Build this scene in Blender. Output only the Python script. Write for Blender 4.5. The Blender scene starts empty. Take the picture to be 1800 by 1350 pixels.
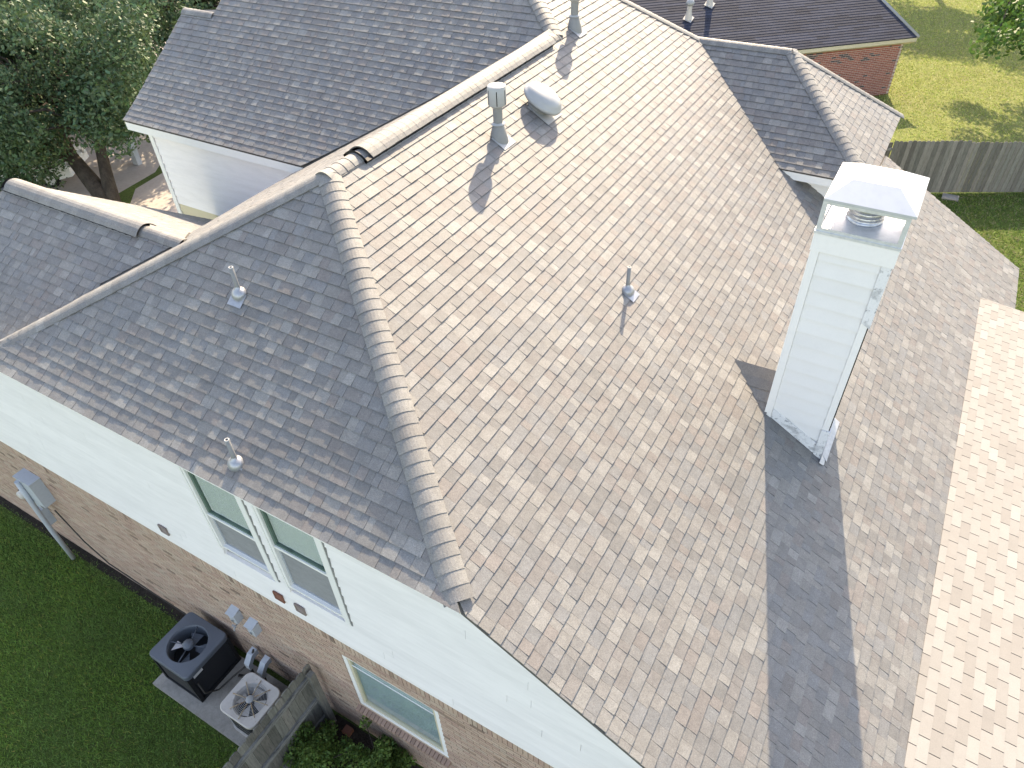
import bpy, math, random
import numpy as np
from mathutils import Vector, Matrix

random.seed(7)
rng = np.random.default_rng(7)
scene = bpy.context.scene
COL = scene.collection
R = math.radians

# ------------------------------------------------------------------ camera
# frame: x = along the near eave, y = along the main ridge (away), z = 0 at the near eave
GZ = -5.8
CAM = Vector((2.3396, -2.7095, 6.0364))
CR = Vector((0.86519591, 0.50028961, -0.03385765))
CU = Vector((-0.31316475, 0.59184886, 0.74272657))
CF = Vector((-0.391617, 0.63200097, -0.66873829))
FPX = 1251.02
cd = bpy.data.cameras.new('drone_camera')
cam = bpy.data.objects.new('drone_camera', cd)
COL.objects.link(cam)
m3 = Matrix((CR, CU, -CF)).transposed()
cam.matrix_world = Matrix.Translation(CAM) @ m3.to_4x4()
cd.sensor_width = 36.0
cd.lens = FPX / 1800 * 36
cd.clip_end = 2000
cd.clip_start = 0.1
scene.camera = cam

# ------------------------------------------------------------------ light
SUN_EL = 35.1
SUN_AZ = 108.0            # from +x, counter-clockwise
sun_dir = Vector((math.cos(R(SUN_EL)) * math.cos(R(SUN_AZ)), math.cos(R(SUN_EL)) * math.sin(R(SUN_AZ)), math.sin(R(SUN_EL))))
w = bpy.data.worlds.new('World')
scene.world = w
w.use_nodes = True
nt = w.node_tree
bg = nt.nodes['Background']
sky = nt.nodes.new('ShaderNodeTexSky')
sky.sky_type = 'NISHITA'
sky.sun_disc = False
sky.sun_elevation = R(SUN_EL)
sky.sun_rotation = R(90 - SUN_AZ)
sky.altitude = 50
sky.air_density = 1.0
sky.dust_density = 1.0
sky.ozone_density = 0.6
nt.links.new(sky.outputs[0], bg.inputs[0])
bg.inputs[1].default_value = 0.15
sl = bpy.data.lights.new('sun', 'SUN')
sl.energy = 3.0
sl.angle = R(0.53)
sl.color = (1.0, 0.96, 0.80)
so = bpy.data.objects.new('sun', sl)
COL.objects.link(so)
so.rotation_euler = (-sun_dir).to_track_quat('-Z', 'Y').to_euler()
so.location = sun_dir * 40
vs = scene.view_settings
vs.view_transform = 'Standard'
vs.look = 'None'
vs.exposure = 2.0
vs.gamma = 1.0
vs.use_curve_mapping = False
vs.use_white_balance = True        # the camera's daylight-shade balance
vs.white_balance_temperature = 8200
vs.white_balance_tint = 17

# ------------------------------------------------------------------ helpers
def project(pt):
    d = Vector(pt) - CAM
    z = d.dot(CF)
    return 900 + FPX * d.dot(CR) / z, 675 - FPX * d.dot(CU) / z, z

ORG = {}
def origin_of(o):
    return ORG.get(o.name, Vector((0, 0, 0)))

def tag(o, label=None, cat=None, group=None, kind=None):
    if label: o['label'] = label
    if cat: o['category'] = cat
    if group: o['group'] = group
    if kind: o['kind'] = kind
    return o

def empty(name, loc, label, cat, group=None):
    o = bpy.data.objects.new(name, None)
    o.empty_display_size = 0.2
    COL.objects.link(o)
    o.location = loc
    ORG[o.name] = Vector(loc)
    return tag(o, label, cat, group)

class MB:
    """mesh builder in world coordinates; faces carry a tone colour"""
    def __init__(s):
        s.v = []; s.f = []; s.c = []; s.sm = []
    def face(s, pts, col=(1, 1, 1), smooth=False):
        b = len(s.v)
        s.v.extend([tuple(p) for p in pts])
        s.f.append(tuple(range(b, b + len(pts)))); s.c.append(col); s.sm.append(smooth)
        return s
    def box(s, a, b, col=(1, 1, 1), M=None):
        x0, y0, z0 = a; x1, y1, z1 = b
        P = [(x0,y0,z0),(x1,y0,z0),(x1,y1,z0),(x0,y1,z0),(x0,y0,z1),(x1,y0,z1),(x1,y1,z1),(x0,y1,z1)]
        if M is not None: P = [tuple(M @ Vector(q)) for q in P]
        k = len(s.v); s.v.extend(P)
        for f in ((0,3,2,1),(4,5,6,7),(0,1,5,4),(1,2,6,5),(2,3,7,6),(3,0,4,7)):
            s.f.append(tuple(k + i for i in f)); s.c.append(col); s.sm.append(False)
        return s
    def prism(s, poly, d, col=(1, 1, 1)):
        """poly: list of 3d points (planar), extruded by vector d"""
        d = Vector(d); n = len(poly)
        A = [Vector(p) for p in poly]; B = [p + d for p in A]
        k = len(s.v); s.v.extend([tuple(p) for p in A + B])
        s.f.append(tuple(k + i for i in range(n))[::-1]); s.f.append(tuple(k + n + i for i in range(n)))
        s.c += [col, col]; s.sm += [False, False]
        for i in range(n):
            j = (i + 1) % n
            s.f.append((k + i, k + j, k + n + j, k + n + i)); s.c.append(col); s.sm.append(False)
        return s
    def tube(s, pts, rads, seg=12, col=(1, 1, 1), caps=True, smooth=True):
        pts = [Vector(p) for p in pts]
        if not hasattr(rads, '__len__'): rads = [rads] * len(pts)
        k = len(s.v); n = len(pts)
        up = None
        for i, p in enumerate(pts):
            t = (pts[min(i + 1, n - 1)] - pts[max(i - 1, 0)]).normalized()
            a = Vector((0, 0, 1)) if abs(t.z) < 0.9 else Vector((1, 0, 0))
            if up is not None: a = up
            e1 = (a - t * a.dot(t)).normalized(); e2 = t.cross(e1); up = e1
            for j in range(seg):
                th = 2 * math.pi * j / seg
                s.v.append(tuple(p + (e1 * math.cos(th) + e2 * math.sin(th)) * rads[i]))
        for i in range(n - 1):
            for j in range(seg):
                j2 = (j + 1) % seg
                s.f.append((k + i*seg + j, k + i*seg + j2, k + (i+1)*seg + j2, k + (i+1)*seg + j)); s.c.append(col); s.sm.append(smooth)
        if caps:
            s.f.append(tuple(k + j for j in range(seg))[::-1]); s.f.append(tuple(k + (n-1)*seg + j for j in range(seg)))
            s.c += [col, col]; s.sm += [False, False]
        return s
    def lathe(s, prof, c, seg=24, col=(1, 1, 1), M=None, sx=1, sy=1, smooth=True):
        """prof [(r,z)], about +z through c"""
        c = Vector(c); k = len(s.v)
        for r, z in prof:
            for j in range(seg):
                th = 2 * math.pi * j / seg
                q = Vector((r * math.cos(th) * sx, r * math.sin(th) * sy, z))
                if M is not None: q = M @ q
                s.v.append(tuple(q + c))
        for i in range(len(prof) - 1):
            for j in range(seg):
                j2 = (j + 1) % seg
                s.f.append((k + i*seg + j, k + i*seg + j2, k + (i+1)*seg + j2, k + (i+1)*seg + j)); s.c.append(col); s.sm.append(smooth)
        return s
    def mesh(s, name, org):
        me = bpy.data.meshes.new(name)
        o = Vector(org)
        me.from_pydata([(x - o.x, y - o.y, z - o.z) for x, y, z in s.v], [], s.f)
        at = me.attributes.new('tone', 'FLOAT_COLOR', 'FACE')
        at.data.foreach_set('color', np.array([(*c, 1.0) for c in s.c], dtype=np.float32).ravel())
        me.polygons.foreach_set('use_smooth', np.array(s.sm, dtype=bool))
        me.update()
        return me

def obj(name, mb, mat, parent=None, org=None):
    """link mb as ONE mesh object; vertices are world coordinates"""
    if org is None:
        if parent is not None: org = origin_of(parent)
        else:
            a = np.array(mb.v); org = Vector(((a[:,0].min()+a[:,0].max())/2, (a[:,1].min()+a[:,1].max())/2, a[:,2].min()))
    org = Vector(org)
    me = mb.mesh(name, org)
    me.materials.append(mat)
    o = bpy.data.objects.new(name, me)
    COL.objects.link(o)
    if parent is not None:
        o.parent = parent
        o.location = org - origin_of(parent)
    else: o.location = org
    ORG[o.name] = org
    return o

def struct(name, mb, mat, label, parent=None):
    o = obj(name, mb, mat, parent)
    return tag(o, label=label, kind='structure')

# ------------------------------------------------------------------ materials
def material(name, base=(.5, .5, .5), rough=.7, spec=.3, metal=0.0, tone=False, noises=(), bump=None, coat=0):
    """noises: (scale, strength, colour, lo, hi, stretch) mixes; bump: (scale, strength, dist)"""
    m = bpy.data.materials.new(name); m.use_nodes = True
    N = m.node_tree.nodes; Lk = m.node_tree.links
    b = N['Principled BSDF']
    b.inputs['Roughness'].default_value = rough
    b.inputs['Specular IOR Level'].default_value = spec
    b.inputs['Metallic'].default_value = metal
    if coat: b.inputs['Coat Weight'].default_value = coat
    tc = N.new('ShaderNodeTexCoord')
    geo = N.new('ShaderNodeNewGeometry')
    if tone:
        at = N.new('ShaderNodeAttribute'); at.attribute_name = 'tone'
        mu = N.new('ShaderNodeMix'); mu.data_type = 'RGBA'; mu.blend_type = 'MULTIPLY'; mu.inputs[0].default_value = 1
        mu.inputs[6].default_value = (*base, 1); Lk.new(at.outputs['Color'], mu.inputs[7])
        cur = mu.outputs[2]
    else:
        rgb = N.new('ShaderNodeRGB'); rgb.outputs[0].default_value = (*base, 1); cur = rgb.outputs[0]
    for nz in noises:
        sc, st, col, lo, hi = nz[:5]
        stretch = nz[5] if len(nz) > 5 else None
        src = geo.outputs['Position']
        if stretch:
            mp = N.new('ShaderNodeMapping'); mp.inputs['Scale'].default_value = stretch
            Lk.new(src, mp.inputs[0]); src = mp.outputs[0]
        t = N.new('ShaderNodeTexNoise'); t.inputs['Scale'].default_value = sc; t.inputs['Detail'].default_value = 5; t.inputs['Roughness'].default_value = .65
        Lk.new(src, t.inputs['Vector'])
        r = N.new('ShaderNodeMapRange'); r.inputs[1].default_value = lo; r.inputs[2].default_value = hi; r.inputs[3].default_value = 0; r.inputs[4].default_value = st
        Lk.new(t.outputs['Fac'], r.inputs[0])
        mx = N.new('ShaderNodeMix'); mx.data_type = 'RGBA'
        Lk.new(r.outputs[0], mx.inputs[0]); Lk.new(cur, mx.inputs[6])
        if isinstance(col, (int, float)):
            mm = N.new('ShaderNodeMix'); mm.data_type = 'RGBA'; mm.blend_type = 'MULTIPLY'; mm.inputs[0].default_value = 1
            Lk.new(cur, mm.inputs[6]); mm.inputs[7].default_value = (col, col, col, 1); Lk.new(mm.outputs[2], mx.inputs[7])
        else: mx.inputs[7].default_value = (*col, 1)
        cur = mx.outputs[2]
    Lk.new(cur, b.inputs['Base Color'])
    if bump:
        t = N.new('ShaderNodeTexNoise'); t.inputs['Scale'].default_value = bump[0]; t.inputs['Detail'].default_value = 4
        Lk.new(geo.outputs['Position'], t.inputs['Vector'])
        bp = N.new('ShaderNodeBump'); bp.inputs['Strength'].default_value = bump[1]; bp.inputs['Distance'].default_value = bump[2]
        Lk.new(t.outputs['Fac'], bp.inputs['Height']); Lk.new(bp.outputs[0], b.inputs['Normal'])
    return m

def leaf_material(name, base, trans=.35):
    m = bpy.data.materials.new(name); m.use_nodes = True
    N = m.node_tree.nodes; Lk = m.node_tree.links
    b = N['Principled BSDF']; out = N['Material Output']
    at = N.new('ShaderNodeAttribute'); at.attribute_name = 'tone'
    mu = N.new('ShaderNodeMix'); mu.data_type = 'RGBA'; mu.blend_type = 'MULTIPLY'; mu.inputs[0].default_value = 1
    mu.inputs[6].default_value = (*base, 1); Lk.new(at.outputs['Color'], mu.inputs[7])
    Lk.new(mu.outputs[2], b.inputs['Base Color'])
    b.inputs['Roughness'].default_value = .55; b.inputs['Specular IOR Level'].default_value = .25
    tr = N.new('ShaderNodeBsdfTranslucent'); Lk.new(mu.outputs[2], tr.inputs[0])
    mx = N.new('ShaderNodeMixShader'); mx.inputs[0].default_value = trans
    Lk.new(b.outputs[0], mx.inputs[1]); Lk.new(tr.outputs[0], mx.inputs[2]); Lk.new(mx.outputs[0], out.inputs[0])
    return m

def glass_material(name, tint=(.8, .9, .9), refl=.5):
    m = bpy.data.materials.new(name); m.use_nodes = True
    N = m.node_tree.nodes; Lk = m.node_tree.links
    out = N['Material Output']; N.remove(N['Principled BSDF'])
    tr = N.new('ShaderNodeBsdfTransparent'); tr.inputs[0].default_value = (*tint, 1)
    gl = N.new('ShaderNodeBsdfGlossy'); gl.inputs['Roughness'].default_value = .03
    fr = N.new('ShaderNodeLayerWeight'); fr.inputs[0].default_value = .25
    ad = N.new('ShaderNodeMath'); ad.operation = 'MULTIPLY_ADD'; ad.inputs[1].default_value = .5; ad.inputs[2].default_value = refl * .12
    Lk.new(fr.outputs['Facing'], ad.inputs[0])
    mx = N.new('ShaderNodeMixShader'); Lk.new(ad.outputs[0], mx.inputs[0])
    Lk.new(tr.outputs[0], mx.inputs[1]); Lk.new(gl.outputs[0], mx.inputs[2]); Lk.new(mx.outputs[0], out.inputs[0])
    return m

M = {}
M['shingle'] = material('laminated_shingle', (1, 1, 1), .62, .5, tone=True,
    noises=((.45, .4, .84, .42, .62), (2.2, .45, .86, .46, .66, (.22, 1.7, .22)), (9, .6, .78, .40, .62), (17, .42, (.196, .178, .158), .57, .70), (30, .55, 1.28, .52, .66), (85, .65, .60, .45, .62), (200, .75, 1.5, .5, .66)), bump=(220, .7, .005))
M['three_tab'] = material('three_tab_shingle', (1, 1, 1), .75, .35, tone=True,
    noises=((6, .4, .88, .42, .62), (85, .35, .75, .45, .65), (240, .4, 1.2, .5, .68)), bump=(260, .35, .003))
M['cap'] = M['shingle']
M['deck'] = material('roof_deck', (.12, .112, .102), .9, .1)
M['white'] = material('white_paint', (.80, .785, .77), .55, .3, noises=((3, .35, .90, .45, .75), (40, .25, .88, .5, .8)), bump=(30, .08, .002))
M['siding'] = material('white_siding', (.82, .79, .785), .6, .25, tone=True, noises=((1.4, .55, .88, .42, .66, (1, 1, 5)), (7, .30, .86, .5, .75, (.35, 1, 3)), (60, .15, .85, .5, .75)), bump=(35, .10, .002))
M['chim_siding'] = material('chimney_siding', (.74, .73, .715), .6, .25, tone=True, noises=((2.2, .35, .9, .45, .7), (50, .2, .85, .5, .75)), bump=(35, .08, .002))
M['mildew'] = material('mildewed_white_board', (.70, .705, .71), .65, .2, noises=((4, .75, (.22, .23, .24), .50, .66), (26, .7, (.13, .14, .15), .56, .66), (70, .35, .7, .5, .7)))
M['trim'] = material('white_trim', (.77, .76, .74), .5, .3, noises=((12, .3, .88, .5, .7),))
M['cream'] = material('cream_siding', (.56, .50, .36), .6, .25, noises=((8, .3, .85, .45, .7),))
M['brick'] = material('buff_brick', (1, 1, 1), .85, .15, tone=True, noises=((1.1, .25, .85, .45, .65), (22, .45, .8, .45, .65), (120, .35, .8, .45, .65)), bump=(140, .5, .004))
M['mortar'] = material('mortar', (.46, .36, .28), .95, .1, noises=((20, .4, .75, .45, .65),))
M['redbrick'] = material('red_brick', (1, 1, 1), .85, .15, tone=True, noises=((12, .5, .8, .45, .65),))
M['redmortar'] = material('pale_mortar', (.52, .42, .37), .95, .1)
M['galv'] = material('galvanised_steel', (.66, .68, .70), .35, .5, metal=.35, noises=((14, .5, .78, .42, .62),))
M['hood'] = material('hood_metal', (.50, .52, .54), .4, .5, metal=.25, noises=((6, .4, .85, .45, .65),))
M['flue'] = material('flue_metal', (.42, .43, .45), .3, .5, metal=.8, noises=((25, .5, .6, .45, .6),))
M['painted_metal'] = material('grey_painted_metal', (.22, .22, .215), .5, .4, noises=((18, .4, .82, .45, .65),))
M['vent_white'] = material('pale_vent_metal', (.34, .345, .34), .45, .45, metal=.1, noises=((16, .35, .86, .45, .65),))
M['lead'] = material('vent_boot_metal', (.36, .37, .39), .38, .5, metal=.45, noises=((20, .5, .7, .42, .62),))
M['black'] = material('black_plastic', (.012, .012, .013), .5, .3)
M['dark_steel'] = material('dark_grey_steel', (.10, .115, .135), .45, .4, noises=((7, .3, .8, .45, .65),))
M['coil'] = material('condenser_coil', (.012, .013, .015), .6, .3)
M['fan'] = material('fan_sky_reflection', (.80, .79, .80), .35, .5)  # pale colour imitating sky reflected on a single blade
M['beige_metal'] = material('weathered_beige_metal', (.55, .51, .46), .55, .3, noises=((9, .5, .8, .45, .65), (16, .6, (.30, .22, .15), .62, .72)))
M['rust'] = material('rusty_wire', (.46, .37, .25), .7, .2, noises=((14, .8, (.34, .15, .05), .52, .62),))
M['concrete'] = material('concrete', (.36, .33, .29), .9, .15, noises=((3, .7, .62, .42, .66), (14, .5, .7, .45, .65), (90, .4, .75, .45, .65)), bump=(60, .3, .006))
M['drive'] = material('driveway_concrete', (.42, .37, .33), .9, .15, noises=((.8, .5, .75, .42, .66), (9, .4, .8, .45, .65)))
M['fence'] = material('weathered_cedar', (.20, .19, .165), .85, .15, tone=True, noises=((6, .7, .55, .42, .66, (6, 6, .7)), (40, .5, .6, .45, .65, (3, 3, .3)), (11, .35, (.13, .15, .12), .55, .7)), bump=(50, .4, .005))
M['rail'] = material('weathered_rail', (.24, .235, .22), .85, .15, noises=((7, .8, .35, .45, .6, (2, .5, 4)), (30, .5, .6, .45, .65)))
M['bark'] = material('oak_bark', (.075, .062, .052), .95, .1, noises=((6, .7, .5, .42, .62, (1, 1, .3)), (25, .5, .6, .45, .65)), bump=(12, .9, .03))
M['soil'] = material('dark_mulch', (.045, .036, .030), .95, .1, noises=((9, .7, .5, .42, .62), (45, .7, 1.7, .52, .66)), bump=(30, 1, .03))
M['grass_ground'] = material('lawn_soil', (.10, .15, .038), .95, .1, noises=((.5, .6, .65, .42, .62), (3, .6, (.10, .105, .04), .52, .68), (18, .7, .5, .45, .62), (70, .6, .5, .45, .6)), bump=(40, .8, .03))
M['far_lawn'] = material('dry_lawn', (.21, .235, .075), .95, .1, noises=((.35, .5, (.21, .19, .09), .45, .66), (2.2, .6, (.13, .15, .05), .48, .66), (7, .55, (.23, .20, .11), .54, .68), (26, .65, .6, .45, .62)), bump=(22, 1, .06))
M['yard'] = material('back_yard_lawn', (.085, .125, .03), .95, .1, noises=((.7, .6, (.13, .15, .04), .45, .66), (3.5, .6, (.19, .165, .09), .56, .68), (16, .6, .5, .45, .62), (50, .5, .6, .45, .62)), bump=(25, 1, .06))
M['asphalt_shingle_dark'] = material('dark_roof', (.036, .042, .062), .85, .2, tone=True, noises=((2, .5, .7, .42, .62), (14, .4, 1.4, .5, .68), (40, .4, .7, .45, .62)), bump=(60, .3, .01))
M['grey_box'] = material('grey_utility_paint', (.40, .43, .46), .5, .35, noises=((20, .3, .8, .45, .65),))
M['screen'] = material('insect_screen', (.27, .275, .285), .8, .15, noises=((3, .5, .8, .42, .65, (1, 1, 3)), (14, .5, .75, .45, .65, (1, 1, 4))))
M['blind'] = material('window_blind', (.72, .755, .72), .6, .2)
M['greenframe'] = material('green_sash', (.10, .16, .13), .5, .3)
M['pane_reflection'] = material('blue_pane_reflection', (.46, .58, .62), .6, .3, noises=((2.5, .6, .8, .42, .66), (9, .3, 1.15, .5, .7)))  # bluish glass reflection painted as the colour of a backing panel
M['glass'] = glass_material('window_glass', (.97, .99, .98), .25)
M['terracotta'] = material('brown_louvre', (.22, .095, .065), .7, .2, noises=((20, .4, .75, .45, .65),))
M['taupe'] = material('taupe_louvre', (.24, .19, .17), .7, .2)
M['carpaint'] = material('white_car_paint', (.75, .77, .78), .25, .5, coat=.6)
M['carglass'] = material('car_glass', (.02, .025, .03), .08, .5)
M['tyre'] = material('tyre_rubber', (.015, .015, .015), .8, .2)
M['leaf_oak'] = leaf_material('oak_leaves', (.072, .125, .066), .18)
M['leaf_right'] = leaf_material('bright_leaves', (.06, .13, .03), .35)
M['leaf_shrub'] = leaf_material('shrub_leaves', (.11, .19, .05), .3)
M['blade'] = leaf_material('grass_blades', (.18, .31, .068), .3)
M['tuft'] = leaf_material('lawn_tufts', (1, 1, 1), .3)
M['utility_line'] = material('cable_rubber', (.05, .045, .04), .7, .2)
M['sticker'] = material('pale_sticker', (.6, .6, .6), .5, .3)

# ------------------------------------------------------------------ shingles
TAN = [(.199,.191,.179), (.183,.176,.167), (.192,.174,.162), (.173,.172,.169), (.163,.159,.153), (.233,.227,.213), (.187,.183,.176), (.178,.167,.158), (.214,.206,.192), (.177,.178,.177)]
GREYER = TAN
PALE = [(.246,.236,.220), (.272,.262,.246), (.226,.214,.198), (.256,.246,.230), (.236,.224,.207)]
def vary(c, a=.06):
    k = 1 + random.uniform(-a, a)
    return tuple(x * k for x in c)

def clip_poly(poly, fn):
    out = []
    for i in range(len(poly)):
        a = poly[i]; b = poly[(i + 1) % len(poly)]
        fa = fn(a); fb = fn(b)
        if fa >= 0: out.append(a)
        if (fa > 0) != (fb > 0) and abs(fa - fb) > 1e-9:
            t = fa / (fa - fb); out.append((a[0] + (b[0]-a[0])*t, a[1] + (b[1]-a[1])*t))
    return out

class Slope:
    """a roof plane: O + u*U + v*V, normal N; pieces collected as (area_on_screen, MB)"""
    def __init__(s, O, U, V):
        s.O = Vector(O); s.U = Vector(U).normalized(); s.V = Vector(V).normalized(); s.N = s.U.cross(s.V).normalized()
        if s.N.z < 0: s.N = -s.N
        s.pieces = []
    def at(s, u, v, h=0): return s.O + s.U * u + s.V * v + s.N * h
    def lay(s, vmax, uL, uR, expo=.143, widths=(.09, .12, .15, .18, .22), tones=TAN, thick=(.0135, .0095), hoff=lambda v: 0, gap=.003, three_tab=False):
        nrow = int(math.ceil(vmax / expo))
        for r in range(nrow):
            v0 = r * expo; v1 = min(v0 + expo, vmax)
            if v1 - v0 < .01: continue
            e = 1e-4
            l0, l1, r0, r1 = uL(v0 + e), uL(v1 - e), uR(v0 + e), uR(v1 - e)
            lo = min(l0, l1); hi = max(r0, r1)
            if hi <= lo: continue
            u = lo - (random.uniform(0, .25) if not three_tab else (.1525 * (r % 2) + .305))
            k = random.randint(0, 1)
            while u < hi:
                wd = .305 if three_tab else random.choice(widths)
                g = .010 if three_tab else gap
                rect = [(u + g, v0), (u + wd, v0), (u + wd, v1 + .003), (u + g, v1 + .003)]
                th = (random.uniform(.0045, .0055)) if three_tab else (thick[k % 2] + random.uniform(-.001, .0015))
                u += wd; k += 1
                if rect[1][0] <= lo: continue
                dv = v1 - v0
                poly = clip_poly(rect, lambda q: q[0] - (l0 + (l1 - l0) * (q[1] - v0) / dv))
                if len(poly) >= 3: poly = clip_poly(poly, lambda q: (r0 + (r1 - r0) * (q[1] - v0) / dv) - q[0])
                if len(poly) < 3: continue
                us = [q[0] for q in poly]
                if max(us) - min(us) < .012: continue
                mb = MB(); col = vary(random.choice(tones))
                top = [s.at(a, b, hoff(b) + .0015 + th * max(0, 1 - (b - v0) / expo)) for a, b in poly]
                bot = [s.at(a, b, hoff(b) - .006) for a, b in poly]
                if (top[1]-top[0]).cross(top[2]-top[1]).dot(s.N) < 0:
                    top.reverse(); bot.reverse(); pl = poly[::-1]
                else: pl = poly
                mb.face(top, col)
                n = len(top)
                for i in range(n):
                    j = (i + 1) % n
                    if pl[i][1] > v1 - .001 and pl[j][1] > v1 - .001: continue
                    mb.face([bot[i], bot[j], top[j], top[i]], tuple(x * .8 for x in col))
                s.pieces.append((s.screen(top), mb))
    def screen(s, pts):
        q = [project(p) for p in pts]
        cx = sum(a[0] for a in q) / len(q); cy = sum(a[1] for a in q) / len(q)
        if min(a[2] for a in q) < .3 or not (0 < cx < 1800 and 0 < cy < 1350): return 0
        A = 0
        for i in range(len(q)):
            j = (i + 1) % len(q); A += q[i][0]*q[j][1] - q[j][0]*q[i][1]
        return abs(A) / 2

def merge(mbs):
    o = MB()
    for m in mbs:
        k = len(o.v); o.v += m.v; o.f += [tuple(k + i for i in f) for f in m.f]; o.c += m.c; o.sm += m.sm
    return o

def split_pieces(groups, name, limit, mat):
    """groups: list of (parent, [(area, MB)]); the largest become objects, the rest one stuff part per parent"""
    allp = sorted([(a, gi, i) for gi, (pa, ps) in enumerate(groups) for i, (a, mb) in enumerate(ps)], reverse=True)
    single = {(gi, i) for a, gi, i in allp[:limit] if a > 0}
    for gi, (pa, ps) in enumerate(groups):
        rest = []
        mt = mat[gi] if isinstance(mat, (list, tuple)) else mat
        for i, (a, mb) in enumerate(ps):
            if (gi, i) in single:
                c = np.mean(np.array(mb.v), axis=0)
                obj(name, mb, mt, pa, org=c)
            else: rest.append(mb)
        if rest:
            o = obj(name + '_field', merge(rest), mt, pa); o['kind'] = 'stuff'

# ------------------------------------------------------------------ ground
def sheet(poly, z): return MB().face([(x, y, z) for x, y in poly])
struct('ground', sheet([(-400,-400),(400,-400),(400,600),(-400,600)], GZ), M['grass_ground'], 'dark green grass ground around the houses')
struct('neighbour_lawn', sheet([(-3,26),(1.2,22.75),(30,37.5),(60,120),(-30,120)], GZ + .004), M['far_lawn'], 'sunlit yellow green lawn beyond the board fence')
struct('back_yard', sheet([(-2,14.6),(9,14.6),(30,20),(30,37),(1.2,22.7)], GZ + .006), M['yard'], 'patchy green back yard inside the board fence')
struct('driveway', sheet([(-60,4),(-22.5,9.2),(-22.9,12.6),(-24.2,14.5),(-30,24),(-70,60)], GZ + .004), M['drive'], 'pale concrete driveway under the oak tree')
struct('path', sheet([(-18.0,8.4),(-17.5,9.8),(-21.3,12.6),(-22.6,12.9),(-22.4,11.3),(-20.8,9.6)], GZ + .008), M['drive'], 'concrete path beside the white sided wall')

# ------------------------------------------------------------------ the house
house = empty('two_storey_house', (-2, 6, GZ), 'two storey house with tan shingle roofs, white siding and buff brick', 'house')
tM, tL, tK, tN = .589, .7065, .5305, .7217
PK = Vector((-3.81, 3.176, 2.244)); H1 = Vector((0, 0, 0)); H2 = Vector((-8.04, 0, 0))
GP = Vector((-3.81, 9.153, 2.244)); PK2 = Vector((-5.62, 10.66, 3.31)); VP = Vector((-2.34, 12.77, 1.38))
NA = Vector((-.437, 12.77, 1.38)); NC = Vector((1.786, 10.71, -.106)); ND = Vector((1.786, 14.38, -.106)); NV = Vector((.18, 10.71, -.106))
def mz(x): return -tM * x

def deck(name, pts, mat, parent, label=None, th=.028, off=.0085):
    P = [Vector(p) for p in pts]
    n = (P[1]-P[0]).cross(P[2]-P[0]).normalized()
    if n.z < 0: n = -n
    mb = MB().prism([p - n * off for p in P], -n * th)
    o = obj(name, mb, mat, parent)
    if label: o['label'] = label
    return o

groups = []; gm = []
def slope_part(label, pts, sl, mat=None):
    o = deck('roof_slope', pts, M['deck'], house, label)
    groups.append((o, sl.pieces)); gm.append(mat or M['shingle'])
    return o

# main slope, facing +x
nM = math.sqrt(1 + tM * tM)
S = Slope((5.08, 0, mz(5.08)), (0, 1, 0), (-1, 0, tM))
def xM(v): return 5.08 - v / nM
def uLM(v):
    x = xM(v)
    return 0 if x > 0 else (-.8336 * x if x > -3.81 else 5.977 - .8337 * x)
def uRM(v):
    x = xM(v)
    if x > 1.65: return 14.38
    if x > .18: return 11.1
    if x > -2.34: return 10.71 + (.18 - x) * .8175
    return 12.77 + .641 * (x + 2.34)
S.lay((5.08 + 5.62) * nM, uLM, uRM)
slope_part('broad sunlit tan shingle slope', [(0,0,0),(5.08,0,mz(5.08)),(5.08,14.38,mz(5.08)),(1.7,14.38,mz(1.7)),(1.7,11.1,mz(1.7)),(.18,10.9,mz(.18)),VP,PK2,GP,PK], S)
# near hip end, facing the camera
nL = math.sqrt(1 + tL * tL)
S = Slope(H2, (1, 0, 0), (0, 1, tL))
S.lay(3.176 * nL, lambda v: 1.332 * v / nL, lambda v: 8.04 - 1.1996 * v / nL, hoff=lambda v: .050 * math.exp(-v / .40))
slope_part('shaded grey hip end slope with two vent pipes', [H2, H1, PK], S)
# hidden left slope
S = Slope(H2 + Vector((0, 0, -.03)), (0, 1, 0), (1, 0, tK))
nK = math.sqrt(1 + tK * tK)
def uRK(v):
    z = tK * v / nK
    return 6.5 if z < .2 else 6.26 + (z - .2) / tL
S.lay(4.23 * nK, lambda v: (v / nK) * 3.176 / 4.23, uRK, thick=(.005, .004))
slope_part(None, [Vector(q) - Vector((0, 0, .03)) for q in (H2, PK, GP, (-7.66, 6.3, .2), (-8.04, 6.5, 0))], S)
# far taller hip end (B)
S = Slope((-12.84, 6.26, .2), (1, 0, 0), (0, 1, tL))
def yB(v): return 6.26 + v / nL
def uRB(v):
    y = yB(v); z = .2 + tL * (y - 6.26)
    x = z / tK - 8.04 if y < 9.153 else (5.977 - y) / .8337
    return x + 12.84
S.lay(4.4 * nL, lambda v: 0 if yB(v) < 8.64 else .95, uRB, hoff=lambda v: .045 * math.exp(-v / .42))
slope_part('shaded grey upper slope above the white sided wall', [(-12.84,6.26,.2),(-7.6,6.26,.2),GP,PK2,(-11.89,10.66,3.31),(-11.89,8.64,1.882),(-12.84,8.64,1.882)], S)
# slopes facing away
deck('roof_slope', [PK2, VP, (-2.34, 14.3, 0), (-11.89, 14.3, 0), (-11.89, 10.66, 3.31)], M['deck'], house, off=.0)
deck('roof_slope', [(-12.84,8.64,1.882),(-11.89,8.64,1.882),(-11.89,11,.4),(-12.84,11,.4)], M['deck'], house, off=.0)
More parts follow.
